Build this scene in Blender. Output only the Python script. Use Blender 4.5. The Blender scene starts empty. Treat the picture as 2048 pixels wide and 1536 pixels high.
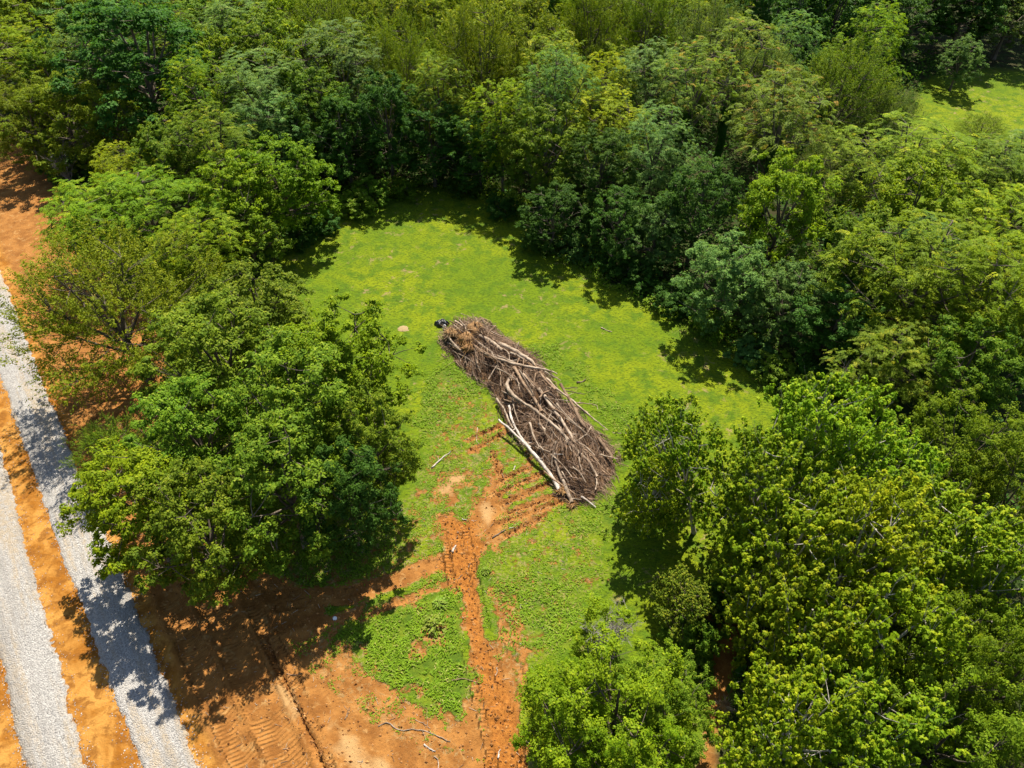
import bpy, math, random
import numpy as np
from mathutils import Vector
R_ = math.radians
rng = np.random.default_rng(7)
random.seed(7)
S = bpy.context.scene
COL = S.collection

# ------------------------------------------------------------------ camera, sky, sun, exposure
CAM_H, PITCH, F = 45.0, 44.0, 1422.0          # drone height (m), pitch below horizon, focal length in photo pixels
SUN_EL, SUN_AZ = 57.5, 10.0                   # sun stands ahead of the camera, a little to the right
cam = bpy.data.cameras.new('camera'); camo = bpy.data.objects.new('camera', cam); COL.objects.link(camo)
camo.location = (0, 0, CAM_H); camo.rotation_euler = (R_(90 - PITCH), 0, 0)
cam.sensor_width = 36; cam.lens = 36 * F / 2048; cam.clip_end = 5000
S.camera = camo
W = bpy.data.worlds.new('World'); S.world = W; W.use_nodes = True
_nt = W.node_tree; _sky = _nt.nodes.new('ShaderNodeTexSky'); _sky.sky_type = 'NISHITA'; _sky.sun_disc = False
_sky.sun_elevation = R_(SUN_EL); _sky.sun_rotation = R_(SUN_AZ)
_nt.links.new(_sky.outputs[0], _nt.nodes['Background'].inputs[0]); _nt.nodes['Background'].inputs[1].default_value = 0.075
sun = bpy.data.lights.new('sun', 'SUN'); suno = bpy.data.objects.new('sun', sun); COL.objects.link(suno)
sun.energy = 5.0; sun.angle = R_(0.53); sun.color = (1.0, 0.94, 0.82)
_d = Vector((math.sin(R_(SUN_AZ)) * math.cos(R_(SUN_EL)), math.cos(R_(SUN_AZ)) * math.cos(R_(SUN_EL)), math.sin(R_(SUN_EL))))
suno.rotation_euler = _d.to_track_quat('Z', 'Y').to_euler(); suno.location = (60, 200, 260)
S.view_settings.view_transform = 'Standard'; S.view_settings.look = 'None'
S.view_settings.gamma = 1.0; S.view_settings.exposure = 0.97
S.render.engine = 'CYCLES'
cy = S.cycles
cy.use_denoising = True; cy.max_bounces = 4; cy.diffuse_bounces = 2; cy.use_light_tree = False; cy.caustics_reflective = False; cy.caustics_refractive = False; cy.glossy_bounces = 2; cy.transmission_bounces = 4
cy.use_adaptive_sampling = False

# ------------------------------------------------------------------ helpers
cp, sp = math.cos(R_(PITCH)), math.sin(R_(PITCH))
def P(px, py, z=0.0):
    """world point at height z seen at photo pixel (px, py)"""
    dx = px - 1024.0; u = 768.0 - py
    y = F * cp + u * sp; zz = -F * sp + u * cp
    t = (z - CAM_H) / zz
    return np.array((dx * t, y * t, z))
def proj(p):
    y, z = p[1], p[2] - CAM_H
    d = y * cp - z * sp; u = y * sp + z * cp
    return 1024 + F * p[0] / d, 768 - F * u / d, d

def hash2(ix, iy, seed):
    h = (ix.astype(np.int64) * 374761393 + iy.astype(np.int64) * 668265263 + seed * 1442695041) & 0x7fffffff
    h = ((h ^ (h >> 13)) * 1274126177) & 0x7fffffff
    return ((h ^ (h >> 16)) & 0xffff) / 65535.0
def vnoise(x, y, seed=0):
    ix, iy = np.floor(x), np.floor(y); fx, fy = x - ix, y - iy
    fx = fx * fx * (3 - 2 * fx); fy = fy * fy * (3 - 2 * fy)
    a = hash2(ix, iy, seed); b = hash2(ix + 1, iy, seed); c = hash2(ix, iy + 1, seed); d = hash2(ix + 1, iy + 1, seed)
    return (a * (1 - fx) + b * fx) * (1 - fy) + (c * (1 - fx) + d * fx) * fy
def fbm(x, y, scale=1.0, octv=4, seed=0, rough=0.55):
    s = 0; a = 1; t = 0
    for o in range(octv):
        s = s + a * vnoise(x * scale * 2 ** o + 17.3 * o, y * scale * 2 ** o - 9.1 * o, seed + o * 31); t += a; a *= rough
    return s / t
def poly_sd(X, Y, pts):
    """signed distance, positive inside"""
    pts = np.asarray(pts)[:, :2]; n = len(pts)
    d2 = np.full(X.shape, 1e12); ins = np.zeros(X.shape, bool)
    for i in range(n):
        a = pts[i]; b = pts[(i + 1) % n]; e = b - a
        wx = X - a[0]; wy = Y - a[1]
        t = np.clip((wx * e[0] + wy * e[1]) / max(e @ e, 1e-9), 0, 1)
        d2 = np.minimum(d2, (wx - e[0] * t) ** 2 + (wy - e[1] * t) ** 2)
        c = ((a[1] > Y) != (b[1] > Y))
        if abs(e[1]) > 1e-9:
            ins ^= c & (X < a[0] + (Y - a[1]) * e[0] / e[1])
    return np.where(ins, 1, -1) * np.sqrt(d2)
def line_sd(X, Y, pts):
    """distance to a polyline, arc length along it, signed side"""
    pts = np.asarray(pts)[:, :2]; best = np.full(X.shape, 1e12); s = np.zeros(X.shape); side = np.zeros(X.shape); acc = 0
    for i in range(len(pts) - 1):
        a, b = pts[i], pts[i + 1]; e = b - a; L = math.hypot(*e)
        wx = X - a[0]; wy = Y - a[1]; tt = (wx * e[0] + wy * e[1]) / (L * L); t = np.clip(tt, 0, 1)
        d2 = (wx - e[0] * t) ** 2 + (wy - e[1] * t) ** 2
        m = d2 < best; best = np.where(m, d2, best); s = np.where(m, acc + t * L, s)
        side = np.where(m, np.sign(e[0] * wy - e[1] * wx), side); acc += L
    return np.sqrt(best), s, side
def sstep(a, b, x):
    t = np.clip((x - a) / (b - a), 0, 1); return t * t * (3 - 2 * t)
def PP(*px): return np.array([P(a, b) for a, b in px])

def mesh_np(name, V, faces, mat=None, attrs=None, smooth=True):
    V = np.ascontiguousarray(V, dtype=np.float32); faces = np.ascontiguousarray(faces, dtype=np.int32)
    me = bpy.data.meshes.new(name); k = faces.shape[1]
    me.vertices.add(len(V)); me.vertices.foreach_set('co', V.ravel())
    me.loops.add(faces.size); me.loops.foreach_set('vertex_index', faces.ravel())
    me.polygons.add(len(faces)); me.polygons.foreach_set('loop_start', np.arange(0, faces.size, k, dtype=np.int32))
    for an, av in (attrs or {}).items():
        me.attributes.new(an, 'FLOAT', 'POINT').data.foreach_set('value', np.ascontiguousarray(av, dtype=np.float32))
    if not smooth:
        me.polygons.foreach_set('use_smooth', np.zeros(len(faces), bool))
    me.update(calc_edges=True)
    if mat: me.materials.append(mat)
    return me
def ob(name, me, parent=None, label=None, cat=None, group=None, kind=None, loc=None):
    o = bpy.data.objects.new(name, me); COL.objects.link(o)
    if parent: o.parent = parent
    if label: o['label'] = label
    if cat: o['category'] = cat
    if group: o['group'] = group
    if kind: o['kind'] = kind
    if loc is not None: o.location = loc
    return o

class TB:
    """collects tapered tubes"""
    def __init__(s): s.V = []; s.Fc = []; s.n = 0
    def tube(s, path, rad, sides=6, cap=True):
        path = np.asarray(path, float); k = len(path); rad = np.broadcast_to(np.asarray(rad, float), (k,))
        t = np.gradient(path, axis=0); t /= np.linalg.norm(t, axis=1)[:, None] + 1e-9
        ref = np.array((0, 0, 1.)) if abs(t[0][2]) < .9 else np.array((1., 0, 0))
        u = np.cross(t, ref); u /= np.linalg.norm(u, axis=1)[:, None] + 1e-9; v = np.cross(t, u)
        a = np.linspace(0, 2 * math.pi, sides, endpoint=False)
        ring = path[:, None] + rad[:, None, None] * (np.cos(a)[None, :, None] * u[:, None] + np.sin(a)[None, :, None] * v[:, None])
        s.V.append(ring.reshape(-1, 3))
        i = np.arange(k - 1)[:, None] * sides + np.arange(sides)[None]; j = np.arange(k - 1)[:, None] * sides + (np.arange(sides)[None] + 1) % sides
        q = np.stack((i, j, j + sides, i + sides), -1).reshape(-1, 4) + s.n
        s.Fc.append(q); s.n += k * sides
        if cap:
            for e, c in ((0, path[0]), (k - 1, path[-1])):
                s.V.append(c[None])
                if e == 0: s._b = s.n - k * sides
                b0 = s._b + e * sides
                m = np.arange(sides); nx = (m + 1) % sides
                s.Fc.append(np.stack((np.full(sides, s.n), b0 + nx, b0 + m, b0 + m), -1)[:, [0, 1, 2, 2]]); s.n += 1
    def mesh(s, name, mat):
        V = np.concatenate(s.V); Q = np.concatenate(s.Fc)
        tri = Q[:, 2] == Q[:, 3]
        me = bpy.data.meshes.new(name)
        loops = np.concatenate((Q[~tri].ravel(), Q[tri][:, :3].ravel())).astype(np.int32)
        nq, ntr = int((~tri).sum()), int(tri.sum())
        me.vertices.add(len(V)); me.vertices.foreach_set('co', V.astype(np.float32).ravel())
        me.loops.add(len(loops)); me.loops.foreach_set('vertex_index', loops)
        me.polygons.add(nq + ntr)
        me.polygons.foreach_set('loop_start', np.concatenate((np.arange(nq) * 4, nq * 4 + np.arange(ntr) * 3)).astype(np.int32))
        me.update(calc_edges=True); me.materials.append(mat); return me

def bez(a, b, c, n=5):
    t = np.linspace(0, 1, n)[:, None]
    return (1 - t) ** 2 * a + 2 * t * (1 - t) * b + t * t * c
def smooth_path(pts, n=4):
    pts = np.asarray(pts, float); k = len(pts)
    if k == 2: return np.linspace(pts[0], pts[1], 5)
    ext = np.vstack((2 * pts[0] - pts[1], pts, 2 * pts[-1] - pts[-2])); out = []
    for i in range(1, k):
        p0, p1, p2, p3 = ext[i - 1], ext[i], ext[i + 1], ext[i + 2]
        for t in np.linspace(0, 1, n, endpoint=False):
            out.append(.5 * (2 * p1 + (p2 - p0) * t + (2 * p0 - 5 * p1 + 4 * p2 - p3) * t * t + (3 * p1 - p0 - 3 * p2 + p3) * t ** 3))
    out.append(pts[-1]); return np.array(out)
def norm(a): return a / (np.linalg.norm(a, axis=-1, keepdims=True) + 1e-9)

# ------------------------------------------------------------------ materials
class NT:
    def __init__(s, name):
        s.m = bpy.data.materials.new(name); s.m.use_nodes = True; s.t = s.m.node_tree; s.t.nodes.clear()
        s.out = s.n('ShaderNodeOutputMaterial')
    def n(s, t, **kw):
        nd = s.t.nodes.new(t)
        for k, v in kw.items(): setattr(nd, k, v)
        return nd
    def l(s, a, b): s.t.links.new(a, b)
    def val(s, sock, v):
        if hasattr(v, 'is_linked'): s.l(v, sock)
        elif isinstance(v, tuple) and len(v) == 3: sock.default_value = (*v, 1)
        else: sock.default_value = v
    def math(s, op, a, b=0.0, clamp=False):
        nd = s.n('ShaderNodeMath', operation=op, use_clamp=clamp); s.val(nd.inputs[0], a); s.val(nd.inputs[1], b); return nd.outputs[0]
    def mix(s, f, a, b, mode='MIX'):
        nd = s.n('ShaderNodeMix', data_type='RGBA', blend_type=mode); s.val(nd.inputs[0], f); s.val(nd.inputs[6], a); s.val(nd.inputs[7], b); return nd.outputs[2]
    def ss(s, x, a, b, c=0.0, d=1.0):
        nd = s.n('ShaderNodeMapRange', interpolation_type='SMOOTHSTEP'); s.val(nd.inputs[0], x)
        for i, v in zip((1, 2, 3, 4), (a, b, c, d)): nd.inputs[i].default_value = v
        return nd.outputs[0]
    def noise(s, vec, scale, detail=4.0, rough=0.55, dist=0.0):
        nd = s.n('ShaderNodeTexNoise'); s.l(vec, nd.inputs['Vector']); nd.inputs['Scale'].default_value = scale
        nd.inputs['Detail'].default_value = detail; nd.inputs['Roughness'].default_value = rough; nd.inputs['Distortion'].default_value = dist
        return nd.outputs[0]
    def voro(s, vec, scale, feat='F1'):
        nd = s.n('ShaderNodeTexVoronoi', feature=feat); s.l(vec, nd.inputs['Vector']); nd.inputs['Scale'].default_value = scale; return nd
    def attr(s, nm): return s.n('ShaderNodeAttribute', attribute_name=nm).outputs['Fac']
    def coord(s, which='Object'): return s.n('ShaderNodeTexCoord').outputs[which]
    def mapping(s, vec, scale=(1, 1, 1), rot=(0, 0, 0)):
        nd = s.n('ShaderNodeMapping'); s.l(vec, nd.inputs[0]); nd.inputs['Scale'].default_value = scale; nd.inputs['Rotation'].default_value = rot; return nd.outputs[0]
    def bump(s, h, strength=0.5, dist=0.1, nrm=None):
        nd = s.n('ShaderNodeBump'); s.l(h, nd.inputs['Height']); nd.inputs['Strength'].default_value = strength; nd.inputs['Distance'].default_value = dist
        if nrm is not None: s.l(nrm, nd.inputs['Normal'])
        return nd.outputs[0]
    def bsdf(s, col, rough=0.9, spec=0.2, nrm=None):
        nd = s.n('ShaderNodeBsdfPrincipled'); s.val(nd.inputs['Base Color'], col); s.val(nd.inputs['Roughness'], rough); nd.inputs['Specular IOR Level'].default_value = spec
        if nrm is not None: s.l(nrm, nd.inputs['Normal'])
        return nd.outputs[0]
    def done(s, sh): s.l(sh, s.out.inputs[0]); return s.m

def leaf_mat(name, c0, c1, trans=0.45, tip=None, rough=0.6):
    """c0 / c1 dark and light leaf colours, tip the colour of young leaves"""
    g = NT(name); t = g.attr('tint'); y = g.attr('young')
    oi = g.n('ShaderNodeObjectInfo').outputs['Random']
    co = g.coord('Object')
    nz = g.noise(co, 0.55, 2.0)
    f = g.math('ADD', g.math('MULTIPLY', t, 0.75), g.math('MULTIPLY', g.math('SUBTRACT', nz, 0.5), 0.5), True)
    col = g.mix(f, c0, c1)
    if tip: col = g.mix(g.math('MULTIPLY', y, 0.8), col, tip)
    hs = g.n('ShaderNodeHueSaturation'); g.l(col, hs.inputs['Color'])
    g.l(g.math('ADD', 0.485, g.math('MULTIPLY', oi, 0.03)), hs.inputs['Hue'])
    g.l(g.math('ADD', 0.86, g.math('MULTIPLY', g.math('FRACT', g.math('MULTIPLY', oi, 7.31)), 0.28)), hs.inputs['Value'])
    col = hs.outputs[0]
    a = g.bsdf(col, rough, 0.12)
    tr = g.n('ShaderNodeBsdfTranslucent'); g.l(g.mix(1.0, col, (1.10, 1.0, 0.38), 'MULTIPLY'), tr.inputs[0])
    mx = g.n('ShaderNodeMixShader'); mx.inputs[0].default_value = trans; g.l(a, mx.inputs[1]); g.l(tr.outputs[0], mx.inputs[2])
    return g.done(mx.outputs[0])
LEAF = {
    'lime':  leaf_mat('leaf_lime', (0.110, 0.205, 0.006), (0.310, 0.430, 0.008), tip=(0.52, 0.56, 0.02)),
    'gold':  leaf_mat('leaf_gold', (0.138, 0.220, 0.005), (0.345, 0.440, 0.006), tip=(0.55, 0.57, 0.02)),
    'mid':   leaf_mat('leaf_mid', (0.076, 0.158, 0.010), (0.265, 0.375, 0.018), tip=(0.48, 0.50, 0.04)),
    'deep':  leaf_mat('leaf_deep', (0.040, 0.110, 0.014), (0.105, 0.220, 0.020), tip=(0.18, 0.28, 0.03)),
    'blue':  leaf_mat('leaf_blue', (0.075, 0.170, 0.035), (0.225, 0.370, 0.075), tip=(0.34, 0.45, 0.09)),
    'olive': leaf_mat('leaf_olive', (0.105, 0.175, 0.008), (0.240, 0.330, 0.012), tip=(0.36, 0.38, 0.03)),
    'amber': leaf_mat('leaf_amber', (0.130, 0.170, 0.006), (0.290, 0.330, 0.010), tip=(0.44, 0.42, 0.02)),
    'sage':  leaf_mat('leaf_sage', (0.100, 0.165, 0.028), (0.210, 0.290, 0.050), tip=(0.31, 0.32, 0.06)),
    'rust':  leaf_mat('leaf_rust', (0.110, 0.200, 0.018), (0.230, 0.330, 0.030), tip=(0.44, 0.26, 0.05)),
    'weed':  leaf_mat('leaf_weed', (0.120, 0.240, 0.012), (0.230, 0.360, 0.018), tip=(0.42, 0.36, 0.12), trans=0.35),
}
def bark_mat(name, a, b, scale=3.0, moss=0.0):
    g = NT(name); co = g.coord('Object'); st = g.mapping(co, (1, 1, 0.35))
    n1 = g.noise(st, scale, 6, 0.65); n2 = g.noise(co, scale * 7, 3, 0.6)
    col = g.mix(g.ss(n1, 0.35, 0.68), a, b); col = g.mix(g.math('MULTIPLY', n2, 0.35), col, (0.03, 0.022, 0.016))
    oi = g.n('ShaderNodeObjectInfo').outputs['Random']
    hs = g.n('ShaderNodeHueSaturation'); g.l(col, hs.inputs['Color']); g.l(g.math('ADD', 0.75, g.math('MULTIPLY', oi, 0.5)), hs.inputs['Value'])
    return g.done(g.bsdf(hs.outputs[0], 0.9, 0.15, g.bump(n2, 0.6, 0.03)))
BARK = bark_mat('bark_grey_brown', (0.10, 0.075, 0.055), (0.20, 0.165, 0.125))
BARK_PALE = bark_mat('bark_pale', (0.28, 0.25, 0.20), (0.55, 0.51, 0.44))
LOGM = {
    'pale': bark_mat('log_pale', (0.22, 0.155, 0.105), (0.49, 0.385, 0.285), 1.6),
    'white': bark_mat('log_white', (0.32, 0.26, 0.21), (0.60, 0.54, 0.47), 2.4),
    'tan': bark_mat('log_tan', (0.17, 0.105, 0.065), (0.36, 0.25, 0.16), 1.6),
    'dark': bark_mat('log_dark', (0.10, 0.072, 0.052), (0.26, 0.20, 0.145), 1.6),
}
TWIGM = bark_mat('twig_brown', (0.085, 0.058, 0.044), (0.30, 0.22, 0.165), 0.9)
DEADM = bark_mat('dead_twig_grey', (0.24, 0.215, 0.19), (0.45, 0.41, 0.37), 1.2)

# ------------------------------------------------------------------ ground layout (photo pixels on the flat ground -> metres)
CLEAR = PP((560, 520), (640, 440), (720, 392), (850, 372), (930, 380), (1040, 425), (1100, 490), (1200, 560), (1290, 600), (1380, 650),
           (1480, 705), (1570, 790), (1640, 870), (1640, 1000), (1500, 1250), (1430, 1500), (1420, 1900), (-900, 1900), (-900, 250), (0, 250), (110, 350), (200, 450), (420, 520))
FARLAWN = PP((1690, 500), (1760, 380), (1845, 165), (1900, 140), (1990, 138), (2300, 150), (2600, 330), (2250, 330), (2000, 440), (1880, 520))
RG_R = PP((560, 1900), (433, 1600), (407, 1536), (256, 1158), (167, 948), (80, 740), (0, 527), (-60, 380), (-120, 240))
RG_L = PP((395, 1900), (296, 1600), (273, 1536), (89, 1025), (7, 790), (-60, 600), (-165, 330), (-205, 240))
LG_R = PP((285, 1900), (199, 1600), (181, 1536), (36, 1011), (-50, 700), (-175, 330), (-220, 240))
LG_L = PP((140, 1900), (66, 1600), (48, 1536), (0, 1360), (-95, 1011), (-180, 700), (-290, 330), (-340, 240))
SOIL = [
    PP((0, 240), (75, 285), (140, 375), (150, 480), (260, 600), (340, 700), (330, 800), (280, 900), (330, 1000), (400, 1080), (520, 1140), (600, 1180), (660, 1180), (640, 1265),
       (760, 1380), (900, 1445), (1010, 1480), (1060, 1536), (1090, 1900), (-1200, 1900), (-1200, 240)),
    PP((882, 1033), (950, 1040), (978, 1095), (955, 1150), (968, 1250), (994, 1330), (1032, 1400), (1054, 1480), (1075, 1650), (930, 1650), (968, 1490), (950, 1390), (926, 1250), (908, 1180), (866, 1140), (888, 1090)),
    PP((905, 1092), (800, 1143), (660, 1178), (600, 1186), (640, 1216), (740, 1202), (830, 1168), (905, 1130)),
    PP((905, 1140), (820, 1184), (740, 1214), (620, 1236), (640, 1256), (740, 1238), (830, 1202), (910, 1172)),
    PP((1420, 1150), (1500, 1180), (1480, 1330), (1440, 1440), (1470, 1650), (1390, 1650), (1420, 1450)),
]
SPARSE = [  # (polygon, grass cover, edge softness m)
    (PP((885, 755), (950, 780), (1010, 850), (1080, 940), (1150, 1010), (1090, 1060), (960, 1095), (870, 1050), (830, 990), (860, 900), (868, 820)), 0.62, 1.8),
    (PP((960, 1080), (1130, 1010), (1200, 1090), (1210, 1150), (1120, 1240), (1090, 1340), (1010, 1300), (975, 1180)), 0.66, 1.6),
    (PP((560, 1200), (660, 1260), (760, 1400), (930, 1500), (880, 1420), (940, 1400), (1010, 1500), (700, 1560)), 0.13, 0.8),
    (PP((690, 1060), (830, 1000), (890, 1050), (880, 1110), (780, 1150), (660, 1190), (560, 1160), (560, 1090)), 0.60, 1.5),
    (PP((590, 1290), (640, 1285), (800, 1420), (960, 1520), (820, 1500), (690, 1400)), 0.24, 0.9),
    (PP((950, 1050), (990, 940), (1000, 1060), (990, 1100)), 0.22, 0.9),
    (PP((980, 1180), (1010, 1180), (1060, 1330), (1040, 1400), (1010, 1330)), 0.40, 0.6),
]
TRI = PP((640, 1276), (700, 1250), (830, 1212), (905, 1185), (925, 1290), (930, 1370), (925, 1440), (850, 1405), (760, 1345), (700, 1300))
TRIMID = PP((745, 1212), (830, 1178), (880, 1150), (893, 1158), (830, 1186), (745, 1222))
LUSH = [TRI, TRIMID, PP((1060, 690), (1110, 690), (1230, 800), (1310, 880), (1290, 930), (1180, 800)), PP((1090, 1050), (1180, 1000), (1260, 1000), (1250, 1060), (1150, 1080)),
        PP((990, 1150), (1100, 1120), (1170, 1160), (1120, 1280), (1060, 1330), (1000, 1250)), PP((600, 1080), (780, 1040), (830, 1090), (760, 1150), (620, 1180), (560, 1150)),
        PP((820, 850), (880, 720), (920, 700), (1000, 800), (950, 790), (890, 860))]
TAN = [PP((640, 1420), (690, 1440), (800, 1560), (760, 1650), (690, 1560)), PP((962, 1005), (978, 1005), (984, 1062), (972, 1062)), PP((540, 1370), (580, 1360), (610, 1430), (590, 1440)),
       PP((870, 990), (900, 950), (935, 945), (900, 990))]
TRACKS = [  # polyline, half width of one belt, offset of belts from the middle, weight
    (PP((905, 1045), (925, 1150), (945, 1250), (975, 1370), (1010, 1500), (1040, 1700)), 0.34, 0.85, 1.0),
    (PP((905, 1112), (800, 1160), (650, 1196), (560, 1215)), 0.40, 0.0, 0.8),
    (PP((905, 1155), (820, 1195), (740, 1225), (640, 1245), (560, 1260)), 0.40, 0.0, 0.8),
    (PP((430, 1200), (520, 1400), (590, 1560), (650, 1700)), 1.2, 0.0, 1.3),
    (PP((500, 1200), (590, 1380), (660, 1560), (720, 1700)), 0.6, 0.0, 1.3),
    (PP((340, 1200), (430, 1400), (510, 1560), (570, 1700)), 0.9, 0.0, 1.2),
    (PP((985, 1150), (1005, 1250), (1040, 1350), (1055, 1500)), 0.35, 0.0, 0.6),
    (PP((860, 1010), (880, 960), (905, 905)), 0.30, 0.0, 0.7),
]
LIP = PP((535, 1270), (560, 1330), (590, 1395), (630, 1480), (665, 1560), (700, 1700))
FURROWS = [PP(a, b) for a, b in (((990, 968), (1065, 930)), ((985, 992), (1082, 948)), ((1000, 1010), (1095, 968)), ((1020, 1026), (1112, 990)), ((990, 1050), (1120, 1005)), ((935, 880), (1003, 850)), ((945, 900), (1015, 862)), ((1010, 1075), (1090, 1030)), ((985, 905), (1005, 960)))]
BLOB = SOIL[1]

def fields(X, Y):
    """relief and cover of the ground at world points"""
    e1 = (fbm(X, Y, 0.55, 4, 3) - .5) * 2.2; e2 = (fbm(X, Y, 1.7, 3, 9) - .5) * 0.8
    edge = e1 + e2
    sd_c = poly_sd(X, Y, CLEAR); sd_f = poly_sd(X, Y, FARLAWN)
    cover = np.ones(X.shape) * 0.96
    for poly, c, soft in SPARSE:
        w = sstep(-soft, soft * .4, poly_sd(X, Y, poly) + edge * .5); cover = cover * (1 - w) + c * w
    soil = np.full(X.shape, -99.)
    for k, s in enumerate(SOIL): soil = np.maximum(soil, poly_sd(X, Y, s) + edge * (.75 if k != 2 and k != 3 else .28))
    sw = sstep(-.35, .35, soil)
    cover = cover * (1 - sw) + np.minimum(cover, .02) * sw
    sp2 = SPARSE[4]; w = sstep(-.8, .3, poly_sd(X, Y, sp2[0]) + edge * .6); cover = np.maximum(cover, .28 * w)
    tri = sstep(-.9, .7, np.maximum(poly_sd(X, Y, TRI), poly_sd(X, Y, TRIMID) + .15) + edge * 1.0); cover = np.maximum(cover, tri) * (1 - .62 * sstep(.47, .60, fbm(X, Y, .8, 4, 140)) * tri)
    lush = np.zeros(X.shape)
    for k, s in enumerate(LUSH): lush = np.maximum(lush, sstep(-1.0, .9, poly_sd(X, Y, s) + edge * (.6 if k < 2 else 1.5)) * (1 if k < 2 else .8))
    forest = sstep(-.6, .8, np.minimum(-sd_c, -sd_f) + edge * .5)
    lush = np.maximum(lush, sstep(-1.6, .2, -sd_c + edge * .7) * (sd_c > -6) * np.where(X > -8, 1, .3))
    tan = np.zeros(X.shape)
    for s in TAN: tan = np.maximum(tan, sstep(-.9, .9, poly_sd(X, Y, s) + edge * .7))
    tan = tan
    cover = cover * (1 - tan * .8)
    # clay of the road bed
    rd, rs, side = line_sd(X, Y, RG_R)
    road = np.where(side > 0, 1, -1) * rd                      # positive on the left (road side)
    clay = sstep(-1.1, -.3, road + edge * .35)
    z = (fbm(X, Y, 0.12, 3, 5) - .5) * .25 + (fbm(X, Y, 1.1, 3, 6) - .5) * .05
    rough = sstep(0, 1, sw) * (1 - clay)
    z = z + rough * (fbm(X, Y, 1.6, 4, 12, .6) - .5) * .10
    blob = sstep(-.2, .6, poly_sd(X, Y, BLOB) + edge * .4); z = z + blob * ((fbm(X, Y, 2.2, 4, 22, .62) - .5) * .42 - .05)
    lawn = cover * (1 - lush); z = z + lawn * (fbm(X, Y, 1.6, 3, 41) - .5) * .12
    cs = np.zeros(X.shape); cw = np.zeros(X.shape)
    for line, hw, off, wt in TRACKS:
        d, s, sidev = line_sd(X, Y, line)
        belt = np.abs(np.abs(d) - off) if off else d
        w = sstep(hw, hw * .75, belt) * wt
        gap = (fbm(X, Y, .8, 3, 51) > .36)
        w = w * np.where(gap, 1, .15) * np.where(wt > 1.1, sstep(.15, .40, fbm(X, Y, .45, 3, 57)), sstep(.25, .6, fbm(X, Y, .45, 3, 57)))
        m = w > cw; cs = np.where(m, s + .25 * d + .12 * e2, cs); cw = np.where(m, w, cw)
        z = z - .07 * w + .05 * sstep(hw * 1.6, hw * 1.1, belt) * (w < .1) * min(wt, 1)
    # cleat ridges as relief
    z = z + np.clip(cw, 0, 1.2) * .012 * np.sin(cs * 2 * math.pi / .42)
    d, s, sidev = line_sd(X, Y, LIP); right = sidev > 0
    q = sidev * d
    lip = np.where(q > 0, .26 * np.exp(-np.clip(q, 0, 9) / 1.1), -.22 * np.exp(-(q / .30) ** 2)); z = z + lip * (s > .2) * (.6 + .8 * fbm(X, Y, 1.5, 2, 61))
    for fl in FURROWS:
        d, s, sv = line_sd(X, Y, fl); jj = (fbm(X, Y, 2.5, 2, 77) - .5) * .25
        fa = sstep(.36, .58, fbm(X, Y, 1.4, 3, 79)); z = z - .17 * fa * np.exp(-((d + jj) / .13) ** 2) + .09 * fa * np.exp(-((d + jj - .28) / .15) ** 2) * (sv > 0)
        cover = cover * (1 - .85 * np.exp(-((d + jj) / .28) ** 2))
    z = z * sstep(260, 120, np.hypot(X, Y)) - .05 * clay
    return dict(z=z, cover=np.clip(cover, 0, 1), lush=np.clip(lush, 0, 1), clay=clay, tan=tan, forest=forest, cleat_s=cs, cleat_w=np.clip(cw, 0, 1.3), blob=blob, road=np.clip(road, -4, 4))

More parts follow.
